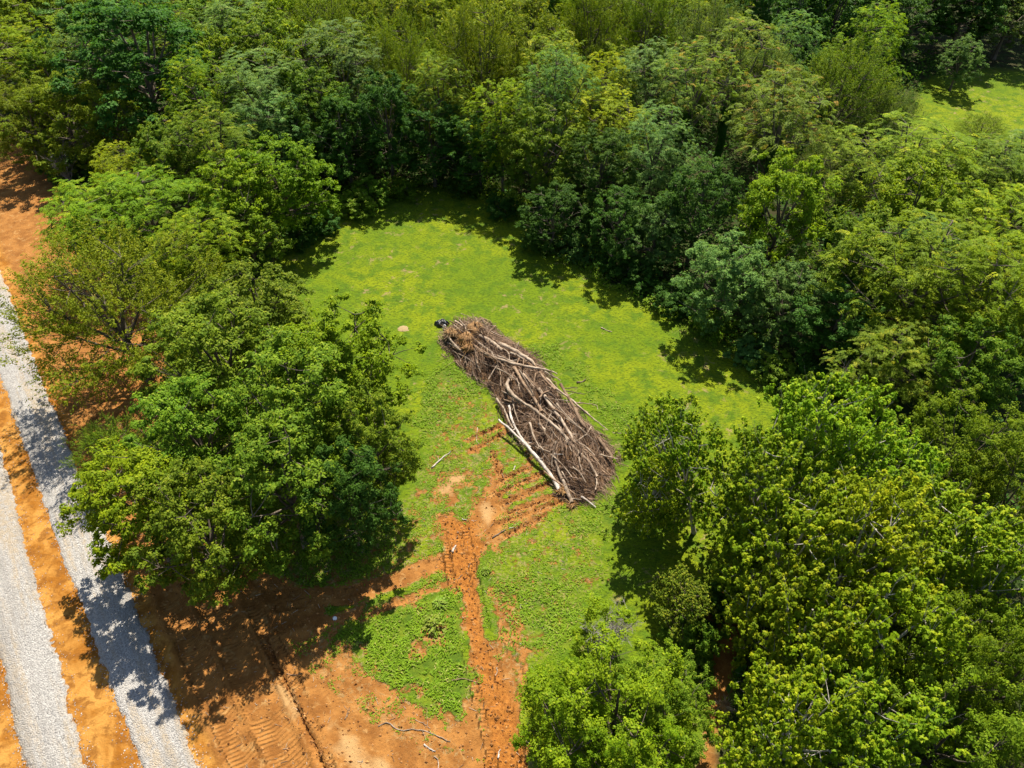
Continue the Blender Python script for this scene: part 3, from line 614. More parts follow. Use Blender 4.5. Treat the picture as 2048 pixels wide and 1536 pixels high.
G_L = 'trees between the gravel road and the clearing'; G_R = 'maples at the lower right'; G_B = 'trees along the back edge of the lawn'; G_E = 'trees on the right edge of the lawn'; G_T = 'trees of the woods at the top'
HAND = [  # px, py of the crown, height, crown radius in px, kind, colour, label, group, extras
    (222, 598, 14, 150, 'wisp', 'amber', 'wispy yellow-olive tree overhanging the gravel road, dark forked stems', G_L, {}),
    (515, 612, 11, 100, 'broad', 'mid', 'rounded green tree at the top of the clump beside the lawn', G_L, {}),
    (690, 715, 13, 120, 'broad', 'lime', 'yellow-lime tree nearest the log pile on its left side', G_L, {}),
    (430, 700, 13, 125, 'broad', 'mid', 'bright green tree right of the wispy olive roadside tree', G_L, {}),
    (590, 800, 14, 135, 'broad', 'mid', 'tall green tree in the middle of the left clump', G_L, {}),
    (745, 870, 11, 85, 'broad', 'mid', 'small green tree at the right tip of the left clump', G_L, {}),
    (390, 860, 12, 115, 'broad', 'mid', 'green tree left of centre in the left clump', G_L, {}),
    (560, 950, 13, 130, 'broad', 'mid', 'green tree at the lower middle of the left clump', G_L, {}),
    (690, 980, 11, 90, 'broad', 'deep', 'darker green tree over the shaded grass below the left clump', G_L, {}),
    (270, 1000, 11, 115, 'broad', 'lime', 'lime tree whose crown reaches over the right gravel lane', G_L, {}),
    (400, 1040, 12, 110, 'broad', 'mid', 'green tree above the shaded red dirt', G_L, {}),
    (225, 885, 5.5, 55, 'wisp', 'mid', 'thin small tree on the roadside bank under the olive tree', G_L, {}),
    # upper left
    (190, 430, 10, 85, 'frond', 'lime', 'feathery lime tree beside the red roadside dirt', G_L, {}),
    (300, 425, 11, 105, 'frond', 'lime', 'broad feathery lime tree above the olive roadside tree', G_L, {}),
    (395, 495, 10, 75, 'frond', 'lime', 'small feathery lime tree just above the left clump', G_L, {}),
    (562, 352, 12, 85, 'broad', 'lime', 'lumpy lime tree at the upper left corner of the lawn', G_L, {}),
    (470, 385, 12, 80, 'broad', 'lime', 'lime tree left of the one at the corner of the lawn', G_L, {}),
    (490, 468, 8, 55, 'broad', 'mid', 'green low tree at the left edge of the lawn', G_L, {}),
    (240, 350, 10, 50, 'frond', 'gold', 'slim pale yellow tree behind the feathery lime trees', G_L, {}),
    (345, 320, 12, 70, 'broad', 'mid', 'green tree left of the silvery ones at the back left', G_T, {}),
    (425, 300, 14, 75, 'frond', 'mid', 'green tree with tiered sprays at the back left', G_T, {}),
    (400, 200, 16, 62, 'frond', 'lime', 'tall lime tree rising from the dark woods at left', G_T, {}),
    (225, 235, 12, 60, 'small', 'olive', 'rounded olive tree near the roadside dirt', G_T, {}),
    (125, 225, 12, 85, 'small', 'olive', 'wide olive tree at the top of the roadside dirt', G_T, {}),
    (45, 225, 11, 75, 'small', 'olive', 'olive tree on the left border above the road', G_T, {}),
    (60, 115, 14, 75, 'frond', 'lime', 'bright lime tree on the left border', G_T, {}),
    (270, 105, 20, 120, 'broad', 'deep', 'big dark green tree at the upper left', G_T, {}),
    (190, 75, 17, 70, 'broad', 'blue', 'bluish green tree left of the big dark one', G_T, {}),
    (90, 40, 16, 70, 'broad', 'olive', 'olive green tree in the top left corner', G_T, {}),
    (520, 195, 15, 85, 'frond', 'blue', 'silvery green tree with large sprays at the back left', G_T, {}),
    (555, 262, 12, 70, 'frond', 'blue', 'lower silvery tree in front of the larger silvery one', G_B, {}),
    (632, 215, 14, 72, 'broad', 'mid', 'green tree with lime tufts right of the silvery trees', G_B, {}),
    (690, 140, 17, 85, 'frond', 'blue', 'tall pale silvery tree left of the wispy olive ones', G_T, {}),
    (810, 135, 16, 65, 'wisp', 'olive', 'dome shaped wispy olive tree in the back woods', G_T, {}),
    (965, 115, 19, 75, 'wisp', 'olive', 'tallest wispy olive tree at the top centre', G_T, {}),
    (540, 110, 16, 70, 'broad', 'mid', 'green tree behind the silvery trees', G_T, {}),
    (590, 55, 16, 60, 'broad', 'lime', 'lime topped tree near the top edge, left of centre', G_T, {}),
    (720, 45, 17, 45, 'frond', 'gold', 'small yellow-lime tree at the top edge', G_T, {}),
    (790, 45, 17, 55, 'frond', 'lime', 'lime tree right of the small yellow one at the top', G_T, {}),
    (865, 40, 17, 55, 'frond', 'lime', 'lime tree left of the tallest wispy olive tree', G_T, {}),
    (1050, 45, 17, 55, 'frond', 'lime', 'lime tree right of the tallest wispy olive tree', G_T, {}),
    (880, 195, 15, 65, 'frond', 'mid', 'light green tree below the tallest wispy olive tree', G_B, {}),
    (770, 225, 14, 65, 'broad', 'deep', 'dark green tree behind the far end of the lawn', G_B, {}),
    (685, 258, 12, 65, 'broad', 'deep', 'dark green tree above the shaded grass corner', G_B, {}),
    (862, 262, 11, 68, 'broad', 'deep', 'dark tree straight behind the far end of the lawn', G_B, {}),
    (958, 285, 10, 58, 'broad', 'deep', 'dark tree over the shaded grass, left of the yellow-lime one', G_B, {}),
    (1005, 245, 14, 62, 'frond', 'gold', 'yellow-lime tree in front of the back woods, centre', G_B, {}),
    (1100, 160, 16, 70, 'frond', 'mid', 'green tree with tiered sprays at the top centre', G_T, {}),
    (1205, 190, 15, 52, 'frond', 'gold', 'brightest yellow-lime tree in the back woods', G_B, {}),
    (1190, 60, 17, 60, 'wisp', 'olive', 'olive wispy tree near the top edge, right of centre', G_T, {}),
    (1290, 55, 17, 55, 'wisp', 'olive', 'olive wispy tree left of the dark woods at the top', G_T, {}),
    (1085, 290, 13, 80, 'broad', 'mid', 'green tree below the brightest yellow-lime tree', G_E, {}),
    (1200, 330, 12, 75, 'broad', 'deep', 'dark leafy tree at the bend of the lawn edge', G_E, {}),
    (1110, 420, 8, 62, 'broad', 'deep', 'low dark tree reaching onto the shaded lawn', G_E, {}),
    (1300, 175, 15, 75, 'frond', 'blue', 'silvery green tree right of the brightest yellow one', G_E, {}),
    (1310, 295, 13, 70, 'frond', 'blue', 'silvery green tree with hanging sprays at the lawn bend', G_E, {}),
    (1315, 455, 8, 58, 'broad', 'blue', 'low bluish tree standing at the right edge of the lawn', G_E, {}),
    (1240, 430, 9, 62, 'broad', 'deep', 'dark low tree left of the low bluish one', G_E, {}),
    (1400, 400, 12, 75, 'broad', 'deep', 'dark tree behind the low bluish tree', G_E, {}),
    (1455, 545, 10, 85, 'broad', 'blue', 'pale bluish tree in front, right edge of the lawn', G_E, {}),
    (1570, 590, 9, 70, 'broad', 'blue', 'pale bluish tree right of the one at the lawn edge', G_E, {}),
    (1380, 190, 17, 68, 'umbrella', 'rust', 'tall rusty tipped tree wrapped in dark ivy, left one', G_E, dict(ivy=0)),
    (1470, 150, 18, 68, 'umbrella', 'rust', 'tall rusty tipped tree wrapped in dark ivy, middle one', G_E, dict(ivy=1)),
    (1580, 110, 16, 50, 'frond', 'blue', 'small pale tree at the edge of the dark woods', G_T, {}),
    (1562, 265, 18, 85, 'umbrella', 'rust', 'rusty tipped tree with an ivy trunk standing alone in front', G_E, dict(ivy=0)),
    (1420, 95, 15, 70, 'wisp', 'sage', 'grey-green wispy tree behind the ivy trees', G_T, {}),
    (1530, 185, 13, 60, 'wisp', 'sage', 'grey-green wispy tree among the ivy trees', G_T, {}),
    (1680, 185, 14, 78, 'wisp', 'olive', 'feather-topped olive tree left of the far lawn', G_E, {}),
    (1765, 240, 10, 55, 'wisp', 'sage', 'thin grey-green tree in front of the far lawn', G_E, {}),
    (1655, 340, 9, 50, 'wisp', 'sage', 'thin twiggy tree right of the lone rusty tipped tree', G_E, {}),
    (1700, 365, 13, 62, 'umbrella', 'mid', 'small layered tree with ivy stem right of the rusty one', G_E, dict(ivy=1)),
    (1835, 330, 13, 88, 'umbrella', 'lime', 'wide layered light green tree below the far lawn', G_E, dict(ivy=1)),
    (1975, 352, 11, 80, 'frond', 'mid', 'layered green tree on the right border below the far lawn', G_E, {}),
    (1895, 335, 10, 60, 'frond', 'lime', 'small layered lime tree just below the far lawn', G_E, {}),
    (2045, 330, 11, 65, 'frond', 'blue', 'bluish layered tree cut by the right border below the far lawn', G_E, {}),
    (1970, 262, 5, 42, 'wisp', 'olive', 'thin olive shrub tree standing before the far lawn', G_E, {}),
    (1995, 470, 12, 90, 'frond', 'lime', 'lime tree on the right border, upper', G_E, {}),
    (1845, 560, 15, 125, 'frond', 'lime', 'largest feathery lime tree right of the lawn', G_E, {}),
    (1985, 600, 15, 105, 'frond', 'lime', 'feathery lime tree on the right border, lower', G_E, {}),
    (1720, 520, 13, 85, 'broad', 'mid', 'green tree between the bluish and the feathery lime ones', G_E, {}),
    (1680, 640, 9, 85, 'broad', 'deep', 'dark low tree at the right tip of the lawn', G_E, {}),
    (1800, 730, 10, 85, 'frond', 'mid', 'shaded green tree under the largest feathery lime one', G_E, {}),
    (1930, 740, 12, 90, 'broad', 'mid', 'green tree on the right border above the olive one', G_E, {}),
    (1930, 900, 12, 105, 'small', 'olive', 'brownish olive tree on the right border', G_E, {}),
    (2030, 990, 11, 85, 'small', 'olive', 'second olive tree, cut by the right border', G_E, {}),
    # lower right
    (1430, 930, 12, 80, 'open', 'lime', 'open lime maple with bare white limbs beside the log pile', G_R, dict(pale=True, rot=.6, lean=(-.26, 0))),
    (1338, 868, 11, 80, 'maple', 'lime', 'bright lime maple between the brush pile and the lawn tip', G_R, dict(pale=True)),
    (1305, 975, 8.5, 60, 'maple', 'lime', 'lime maple crown hanging over the end of the log pile', G_R, dict(pale=True)),
    (1530, 965, 15, 108, 'maple', 'lime', 'bushy lime maple behind the white limbed one', G_R, dict(pale=True)),
    (1640, 890, 16, 120, 'maple', 'lime', 'tallest lime maple at the right tip of the lawn', G_R, dict(pale=True)),
    (1770, 960, 15, 105, 'maple', 'lime', 'lime maple between the tallest one and the olive trees', G_R, dict(pale=True)),
    (1590, 1090, 15, 115, 'maple', 'lime', 'lime maple in the middle of the lower right group', G_R, dict(pale=True)),
    (1720, 1110, 16, 130, 'maple', 'gold', 'yellow tipped maple right of the middle of the group', G_R, dict(pale=True)),
    (1870, 1080, 15, 120, 'maple', 'lime', 'lime maple near the right border above the dull olive ones', G_R, dict(pale=True)),
    (1970, 1160, 14, 100, 'maple', 'lime', 'lime maple cut by the right border', G_R, dict(pale=True)),
    (1625, 1275, 15, 118, 'maple', 'lime', 'lime maple right of the shaded dirt gap', G_R, dict(pale=True)),
    (1780, 1290, 16, 130, 'maple', 'gold', 'yellow tipped maple in the lower right', G_R, dict(pale=True)),
    (1600, 1450, 14, 110, 'maple', 'lime', 'lime maple at the bottom edge, right of the dirt gap', G_R, dict(pale=True)),
    (1730, 1470, 15, 130, 'maple', 'lime', 'lime maple at the bottom edge, further right', G_R, dict(pale=True)),
    (1900, 1330, 13, 100, 'small', 'olive', 'dull olive tree near the lower right border', G_R, {}),
    (1900, 1480, 12, 130, 'small', 'olive', 'dark olive tree in the bottom right corner', G_R, {}),
    (2030, 1380, 12, 100, 'small', 'olive', 'olive tree cut by the lower right border', G_R, {}),
    (1240, 1412, 8.5, 160, 'small', 'lime', 'broad small leaved lime tree at the bottom centre', G_R, {}),
    (1140, 1440, 7.0, 95, 'small', 'lime', 'lower small leaved tree at the left flank of the bottom centre one', G_R, {}),
    (1335, 1395, 7.5, 95, 'small', 'mid', 'green small leaved tree at the right flank of the bottom centre one', G_R, {}),
    (1300, 1535, 8, 90, 'small', 'lime', 'green small leaved tree at the bottom edge, left of the gap', G_R, {}),
    (1370, 1200, 6, 55, 'maple', 'mid', 'low shaded green sapling at the top of the dirt gap', G_R, {}),
    (1928, 112, 8, 34, 'broad', 'blue', 'lone bluish young tree on the far lawn', 'young trees on the far lawn', {}),
    # dark woods beyond the far lawn
    (1560, 22, 19, 75, 'broad', 'deep', 'dark tree at the left end of the dark woods', G_T, {}),
    (1670, 28, 19, 75, 'broad', 'deep', 'dark tree second from the left in the dark woods', G_T, {}),
    (1765, -8, 19, 75, 'broad', 'deep', 'dark tree in the middle of the dark woods', G_T, {}),
    (1855, -38, 18, 75, 'broad', 'deep', 'dark tree behind the lone young one on the far lawn', G_T, {}),
    (1955, -35, 17, 70, 'broad', 'deep', 'dark tree right of the lone young one on the far lawn', G_T, {}),
    (2035, 10, 13, 55, 'broad', 'sage', 'greyish tree in the top right corner', G_T, {}),
]
for i, (px, py, H, rp, kd, colr, lab, grp, ex) in enumerate(HAND):
    if kd == 'maple': H *= .80 + .14 * ((i * 7) % 5) / 4; rp *= .94
    b, R = at_crown(px, py, H, rp * .95, .66)
    plant(kd, i * 3 + i // 4, b, H, R, colr, lab, grp, **ex)

# the rest of the woods
def fill_woods():
    r = np.random.default_rng(42); cand = []
    for gx_ in np.arange(-150, 175, 7.3):
        for gy_ in np.arange(18, 205, 7.3):
            x, y = gx_ + r.normal() * 1.3, gy_ + r.normal() * 1.3
            px, py, d = proj((x, y, 9.0))
            if d < 1 or not (-120 < px < 2170 and -75 < py < 1560): continue
            cand.append((x, y, px, py))
    c = np.array(cand); sc = poly_sd(c[:, 0], c[:, 1], CLEAR); sf = poly_sd(c[:, 0], c[:, 1], FARLAWN)
    pick = []
    for (x, y, px, py), a, b in zip(cand, sc, sf):
        if a > -4.5 or b > -3.0: continue
        if px < 40 and y < 92: continue
        if px > 1790 and proj((x, y, 15.))[1] < 285 and proj((x, y, 0.))[1] > 130: continue
        R = r.uniform(3.6, 5.8)
        if any((x - tx) ** 2 + (y - ty) ** 2 < (.62 * (R + tr)) ** 2 for tx, ty, tr in TREES): continue
        TREES.append((x, y, R)); pick.append((x, y, R, px, py))
    KN = dict(lime='lime', gold='yellow-lime', mid='green', deep='dark green', blue='bluish green', olive='olive', sage='grey-green')
    rows = {}
    for x, y, R, px, py in pick:
        dark = (px > 1480 and y > 112)
        kd, colr = ('broad', 'deep') if dark else [('broad', 'mid'), ('broad', 'deep'), ('frond', 'mid'), ('frond', 'lime'), ('broad', 'lime'), ('small', 'olive'), ('frond', 'blue'), ('broad', 'mid'), ('wisp', 'olive'), ('frond', 'gold'), ('maple', 'lime')][int(r.integers(11))]
        zone = 'right woods' if y < 75 else ('front of the back woods' if y < 105 else ('middle of the back woods' if y < 140 else 'far rows of the back woods'))
        rows.setdefault((zone, kd, colr), []).append((px, x, y, R))
    ordn = ['first', 'second', 'third', 'fourth', 'fifth', 'sixth', 'seventh', 'eighth', 'ninth', 'tenth', 'eleventh', 'twelfth', 'thirteenth', 'fourteenth', 'fifteenth', 'sixteenth', 'seventeenth', 'eighteenth', 'nineteenth', 'twentieth']
    ordn += ['twenty-' + o for o in ordn[:9]] + ['thirtieth'] + ['thirty-' + o for o in ordn[:9]] + ['fortieth']
    shape = dict(broad='round crowned', frond='feathery layered', wisp='wispy', small='small leaved', maple='upright tufted')
    k = 0
    for (zone, kd, colr), lst in rows.items():
        lst.sort()
        for j, (px, x, y, R) in enumerate(lst):
            lab = '%s %s tree in the %s' % (shape[kd], KN[colr], zone) + (', %s from left' % ordn[min(j, 39)] if len(lst) > 1 else '')
            H = r.uniform(10.5, 17) if y < 110 else r.uniform(12, 20)
            plant(kd, k, (x, y), H, R, colr, lab, G_T if y >= 75 else G_E); k += 1
    return len(pick)
print('fill trees', fill_woods())

# shrubs along the edge of the woods
SHRUBS = [(700, 405, 34, 'weed'), (745, 388, 34, 'weed'), (800, 372, 28, 'mid'), (650, 440, 30, 'deep'), (600, 470, 28, 'deep'), (505, 522, 38, 'blue'), (1095, 478, 34, 'deep'), (1150, 495, 32, 'blue'), (1290, 545, 42, 'deep'),
          (1235, 520, 30, 'deep'), (1350, 600, 40, 'deep'), (1420, 640, 36, 'mid'), (1500, 690, 40, 'blue'), (1550, 730, 38, 'weed'), (1600, 790, 38, 'mid'), (1650, 750, 45, 'deep'), (1620, 840, 40, 'weed'), (1720, 790, 45, 'mid'),
          (1010, 415, 32, 'deep'), (930, 368, 30, 'deep'), (140, 340, 34, 'deep'), (170, 300, 36, 'deep'), (190, 400, 30, 'mid'), (760, 960, 34, 'mid'), (795, 905, 28, 'mid'), (430, 1105, 38, 'mid'), (1400, 1290, 45, 'mid'), (1420, 1230, 38, 'deep'), (1450, 1180, 40, 'mid')]
CN = dict(weed='bright green', mid='green', deep='dark green', blue='bluish')
SL = ['bright weed shrub at the upper left corner of the lawn', 'bright weed shrub on the lawn corner, right one', 'green shrub where the lawn meets the back woods', 'dark shrub under the lumpy lime tree',
      'dark shrub at the left edge of the lawn', 'small round bluish shrub left of the lawn', 'dark shrub at the bend of the lawn edge', 'bluish shrub at the bend of the lawn edge', 'dark shrub in the shade, right lawn edge, middle',
      'dark shrub left of the low bluish tree', 'dark shrub below the low bluish tree', 'green shrub beside the pale bluish tree', 'bluish shrub on the shaded right lawn edge', 'bright weed shrub on the right lawn edge',
      'green shrub near the right tip of the lawn', 'big dark shrub behind the right tip of the lawn', 'bright weed shrub at the right tip of the lawn', 'green shrub under the feathery lime tree',
      'dark shrub at the foot of the woods, right of centre', 'dark shrub straight behind the lawn', 'dark shrub on the red roadside bank, lower', 'dark shrub on the red roadside bank, upper', 'green shrub on the red roadside bank',
      'green shrub at the right foot of the left clump', 'green shrub by the small tree facing the log pile', 'green shrub above the shaded red dirt', 'green shrub in the dirt gap, lowest', 'dark shrub in the dirt gap', 'green shrub at the top of the dirt gap']
for i, ((px, py, rp, colr), lab) in enumerate(zip(SHRUBS, SL)):
    b, R = at_crown(px, py, 2.6, rp, .5); plant('shrub', i, b, random.uniform(2.0, 3.4), R, colr, lab, 'shrubs along the edge of the woods', name='shrub', cat='shrub')

# undergrowth on the forest floor
def undergrowth():
    r = np.random.default_rng(77); n = 90000
    x = r.uniform(-80, 80, n); y = r.uniform(18, 130, n); sd = np.maximum(poly_sd(x, y, CLEAR), poly_sd(x, y, FARLAWN))
    lo = vnoise(x * .35, y * .35, 5); ok = (sd < .4) & (lo > .25) & ~((x < -38) & (y < 92)) & (np.abs(x) < 12 + y * .85)
    x, y, lo = x[ok], y[ok], lo[ok]; k = len(x); pos = np.stack((x, y, r.random(k) * (.3 + 2.2 * lo)), 1)
    return leaf_mesh('undergrowth', pos, r.normal(size=(k, 3)) * .6 + (0, 0, 1), r.normal(size=(k, 3)), r.uniform(.3, .6, k), r.uniform(.2, .4, k), r.random(k), np.zeros(k), LEAF['deep'])
ob('undergrowth', undergrowth(), label='dark leafy undergrowth covering the forest floor', cat='undergrowth', kind='stuff')

# taller weeds along the foot of the woods
def edge_weeds():
    r = np.random.default_rng(79); n = 260000; x = r.uniform(-30, 36, n); y = r.uniform(34, 84, n); sd = poly_sd(x, y, CLEAR); lo = fbm(x, y, .5, 3, 88)
    ok = (sd < -.3 + 5.0 * (lo - .42)) & (sd > -3.5) & (r.random(n) < .85) & (y > 40 - .2 * x); x, y, lo = x[ok], y[ok], lo[ok]; k = len(x); hh = .25 + 1.5 * np.clip(lo - .35, 0, 1) * vnoise(x * 1.3, y * 1.3, 4) * 2.2
    pos = np.stack((x, y, r.random(k) ** .6 * hh), 1); print('edge weeds', k)
    return leaf_mesh('edge_weeds', pos, r.normal(size=(k, 3)) * .5 + (0, 0, 1), r.normal(size=(k, 3)) + (0, 0, .3), r.uniform(.16, .34, k), r.uniform(.07, .16, k), np.clip(lo * 1.4 - .3 + r.random(k) * .5, 0, 1), (r.random(k) < .06) * 1.0, LEAF['weed'])
ob('edge_weeds', edge_weeds(), label='tall green weeds along the foot of the woods', cat='weeds', kind='stuff')

# weeds and grass tufts in the clearing
def weeds():
    r = np.random.default_rng(78); n = 700000
    x = r.uniform(-22, 30, n); y = r.uniform(14, 78, n); keep0 = np.abs(x) < 10 + y * .75; x, y = x[keep0], y[keep0]
    f = fields(x, y); nz = fbm(x, y, 1.1, 4, 91)
    pr = f['cover'] * f['lush'] * (1 - f['forest']) * sstep(.38, .60, nz + .10 * f['lush']) * .85
    pr = np.maximum(pr, .42 * (f['cover'] > .2) * (f['cover'] < .9) * (1 - f['forest']) * sstep(.47, .6, nz))
    ok = r.random(len(x)) < pr
    x, y, z, lu, nz = x[ok], y[ok], f['z'][ok], f['lush'][ok], nz[ok]; k = len(x); h = r.uniform(.04, .11, k) + lu * r.uniform(.02, .20, k) * (nz * 1.6)
    pos = np.stack((x, y, z + h * .5), 1); a = r.uniform(0, 6.28, k)
    axis = np.stack((np.cos(a) * .8, np.sin(a) * .8, .75 + 0 * a), 1) + r.normal(size=(k, 3)) * .3
    nrm = np.stack((-np.cos(a) * .6, -np.sin(a) * .6, 1.1 + 0 * a), 1) + r.normal(size=(k, 3)) * .3
    print('weeds', k)
    return leaf_mesh('weeds', pos, nrm, axis, h * 1.1 + .07, r.uniform(.035, .075, k) + lu * .02, np.clip(nz * 1.4 - .3 + r.random(k) * .4, 0, 1), (r.random(k) < .15) * r.random(k), LEAF['weed'])
ob('weeds', weeds(), label='tufts of weeds and tall grass in the clearing', cat='weeds', kind='stuff')

# single leafy weed plants
def weed_plant(px, py, s, label):
    r = np.random.default_rng(int(px)); b = P(px, py); k = 140; a = r.uniform(0, 6.28, k); rd = r.random(k) ** .6 * s; z = (1 - (rd / s) ** 2) * s * .7 * r.uniform(.6, 1, k) + .05
    pos = np.stack((np.cos(a) * rd, np.sin(a) * rd, z), 1)
    e = ob('weed_plant', None, label=label, cat='weed', group='single leafy weeds', loc=(b[0], b[1], zat(b[0], b[1])))
    ob('leaves', leaf_mesh('leaves', pos, r.normal(size=(k, 3)) * .4 + (0, 0, 1), np.stack((np.cos(a), np.sin(a), -.2 + 0 * a), 1), r.uniform(.2, .36, k), r.uniform(.12, .2, k), r.random(k), r.random(k) * .5, LEAF['weed']), e)
    t = TB()
    for i in range(9):
        a = i * .7; t.tube(bez(np.zeros(3), np.array((0, 0, s * .5)), np.array((math.cos(a) * s * .7, math.sin(a) * s * .7, s * .5)), 4), np.linspace(.02, .008, 4), 4)
    ob('stems', t.mesh('stems', BARK), e)
weed_plant(868, 1252, .85, 'largest yellow-green leafy weed in the triangular grass patch')
weed_plant(880, 1208, .5, 'smaller leafy weed above the largest one in the triangle')
weed_plant(972, 1143, .3, 'tiny leafy weed right of the dozer ruts')

# ------------------------------------------------------------------ brush pile
def C5(x, y): return 780 + x / 3.573, 600 + y / 3.573           # pixel of the enlarged pile view -> photo pixel
PILE_PX = [(370, 240), (470, 150), (640, 140), (800, 250), (960, 350), (1050, 420), (1090, 490), (1140, 590), (1210, 680), (1290, 770), (1390, 860), (1490, 950), (1570, 1040), (1610, 1130), (1610, 1240), (1540, 1330), (1450, 1430),
           (1290, 1470), (1200, 1390), (1110, 1220), (960, 1040), (850, 910), (800, 830), (760, 710), (700, 620), (580, 550), (460, 460), (425, 370)]
PILE = PP(*[C5(*p) for p in PILE_PX])
def pile_h(x, y):
    sd = poly_sd(x, y, PILE); return np.clip(sd * .55, 0, 1.05) * (.25 + 1.5 * fbm(x, y, .45, 3, 400)) + np.clip(sd, 0, .3) * (fbm(x, y, 2.5, 3, 401) - .4)
PAX = norm((P(*C5(1560, 1400)) - P(*C5(480, 200))))
def brush():
    r = np.random.default_rng(9)
    x0, y0 = PILE[:, 0].min() - .6, PILE[:, 1].min() - .6; x1, y1 = PILE[:, 0].max() + .6, PILE[:, 1].max() + .6
    # low mound of soil and rotted debris under the branches
    xs, ys = np.arange(x0, x1, .17), np.arange(y0, y1, .17); X, Y = np.meshgrid(xs, ys); h = pile_h(X.ravel(), Y.ravel()) * .72
    zg = fields(X.ravel(), Y.ravel())['z']; V = np.stack((X.ravel(), Y.ravel(), zg + np.where(h > .02, h, -.12)), 1); n = len(xs)
    I = (np.arange(len(ys) - 1)[:, None] * n + np.arange(n - 1)[None]).ravel()
    g = NT('rotted_debris'); co = g.coord('Object'); a = g.noise(co, 3.0, 6, .7)
    col = g.mix(g.ss(a, .35, .65), (0.055, 0.034, 0.022), (0.26, 0.145, 0.070))
    m = g.done(g.bsdf(col, 1.0, .05, g.bump(g.noise(co, 9.0, 5, .7), 1.0, .25)))
    ob('debris_heap', mesh_np('debris_heap', V, np.stack((I, I + 1, I + n + 1, I + n), 1), m), label='brown rotted debris heaped under the branches of the pile', cat='debris', kind='stuff')
    # twigs
    N = 19000; px = r.uniform(x0, x1, N); py = r.uniform(y0, y1, N); sd = poly_sd(px, py, PILE); ok = sd > -.10 - .7 * (fbm(px, py, .9, 3, 55) - .42) * 2.2; px, py, sd = px[ok], py[ok], sd[ok]; N = len(px)
    pz = fields(px, py)['z'] + pile_h(px, py) * r.uniform(.5, 1.2, N) + .03
    side = np.array((-PAX[1], PAX[0], 0)); wild = vnoise(px * .5, py * .5, 77)
    ang = r.normal(size=N) * (.28 + .9 * (wild > .62)) + (vnoise(px * .35, py * .35, 78) - .5) * 1.6
    d = PAX[None] * np.cos(ang)[:, None] + side[None] * np.sin(ang)[:, None]; d[:, 2] += r.normal(size=N) * .16
    ln = r.uniform(.35, 1.5, N) * (1 + (r.random(N) < .12)); bow = r.normal(size=(N, 3)) * .10 * ln[:, None]
    c = np.stack((px, py, pz), 1); p = np.stack((c - d * ln[:, None] / 2, c + bow, c + d * ln[:, None] / 2), 1)
    p[:, :, 2] = np.maximum(p[:, :, 2], .03)
    rad = r.uniform(.008, .022, N) * (1 + 1.2 * (r.random(N) < .12)); sides = 3
    t = norm(p[:, 2] - p[:, 0]); u = norm(np.cross(t, np.array((0, 0, 1.)))); v = np.cross(t, u); a = np.arange(3) * 2.0944
    off = np.cos(a)[None, :, None] * u[:, None] + np.sin(a)[None, :, None] * v[:, None]
    V = p[:, :, None] + off[:, None] * (rad[:, None] * np.array((1, .85, .45)))[:, :, None, None]
    V = V.reshape(-1, 3); q = []
    for k in range(2):
        for s in range(3): q.append((k * 3 + s, k * 3 + (s + 1) % 3, k * 3 + 3 + (s + 1) % 3, k * 3 + 3 + s))
    Q = (np.array(q)[None] + (np.arange(N) * 9)[:, None, None]).reshape(-1, 4)
    g = NT('brush_twig'); tt = g.attr('tint'); col = g.mix(tt, (0.060, 0.036, 0.026), (0.42, 0.285, 0.19))
    ob('brush_twigs', mesh_np('brush_twigs', V, Q, g.done(g.bsdf(col, .9, .15)), {'tint': np.repeat(np.clip(r.random(N) ** 1.5 * .8 + (fbm(px, py, .55, 3, 66) - .45) * 1.1, 0, 1), 9)}), label='tangle of thin dry twigs filling the brush pile', cat='brush', kind='stuff')
brush()

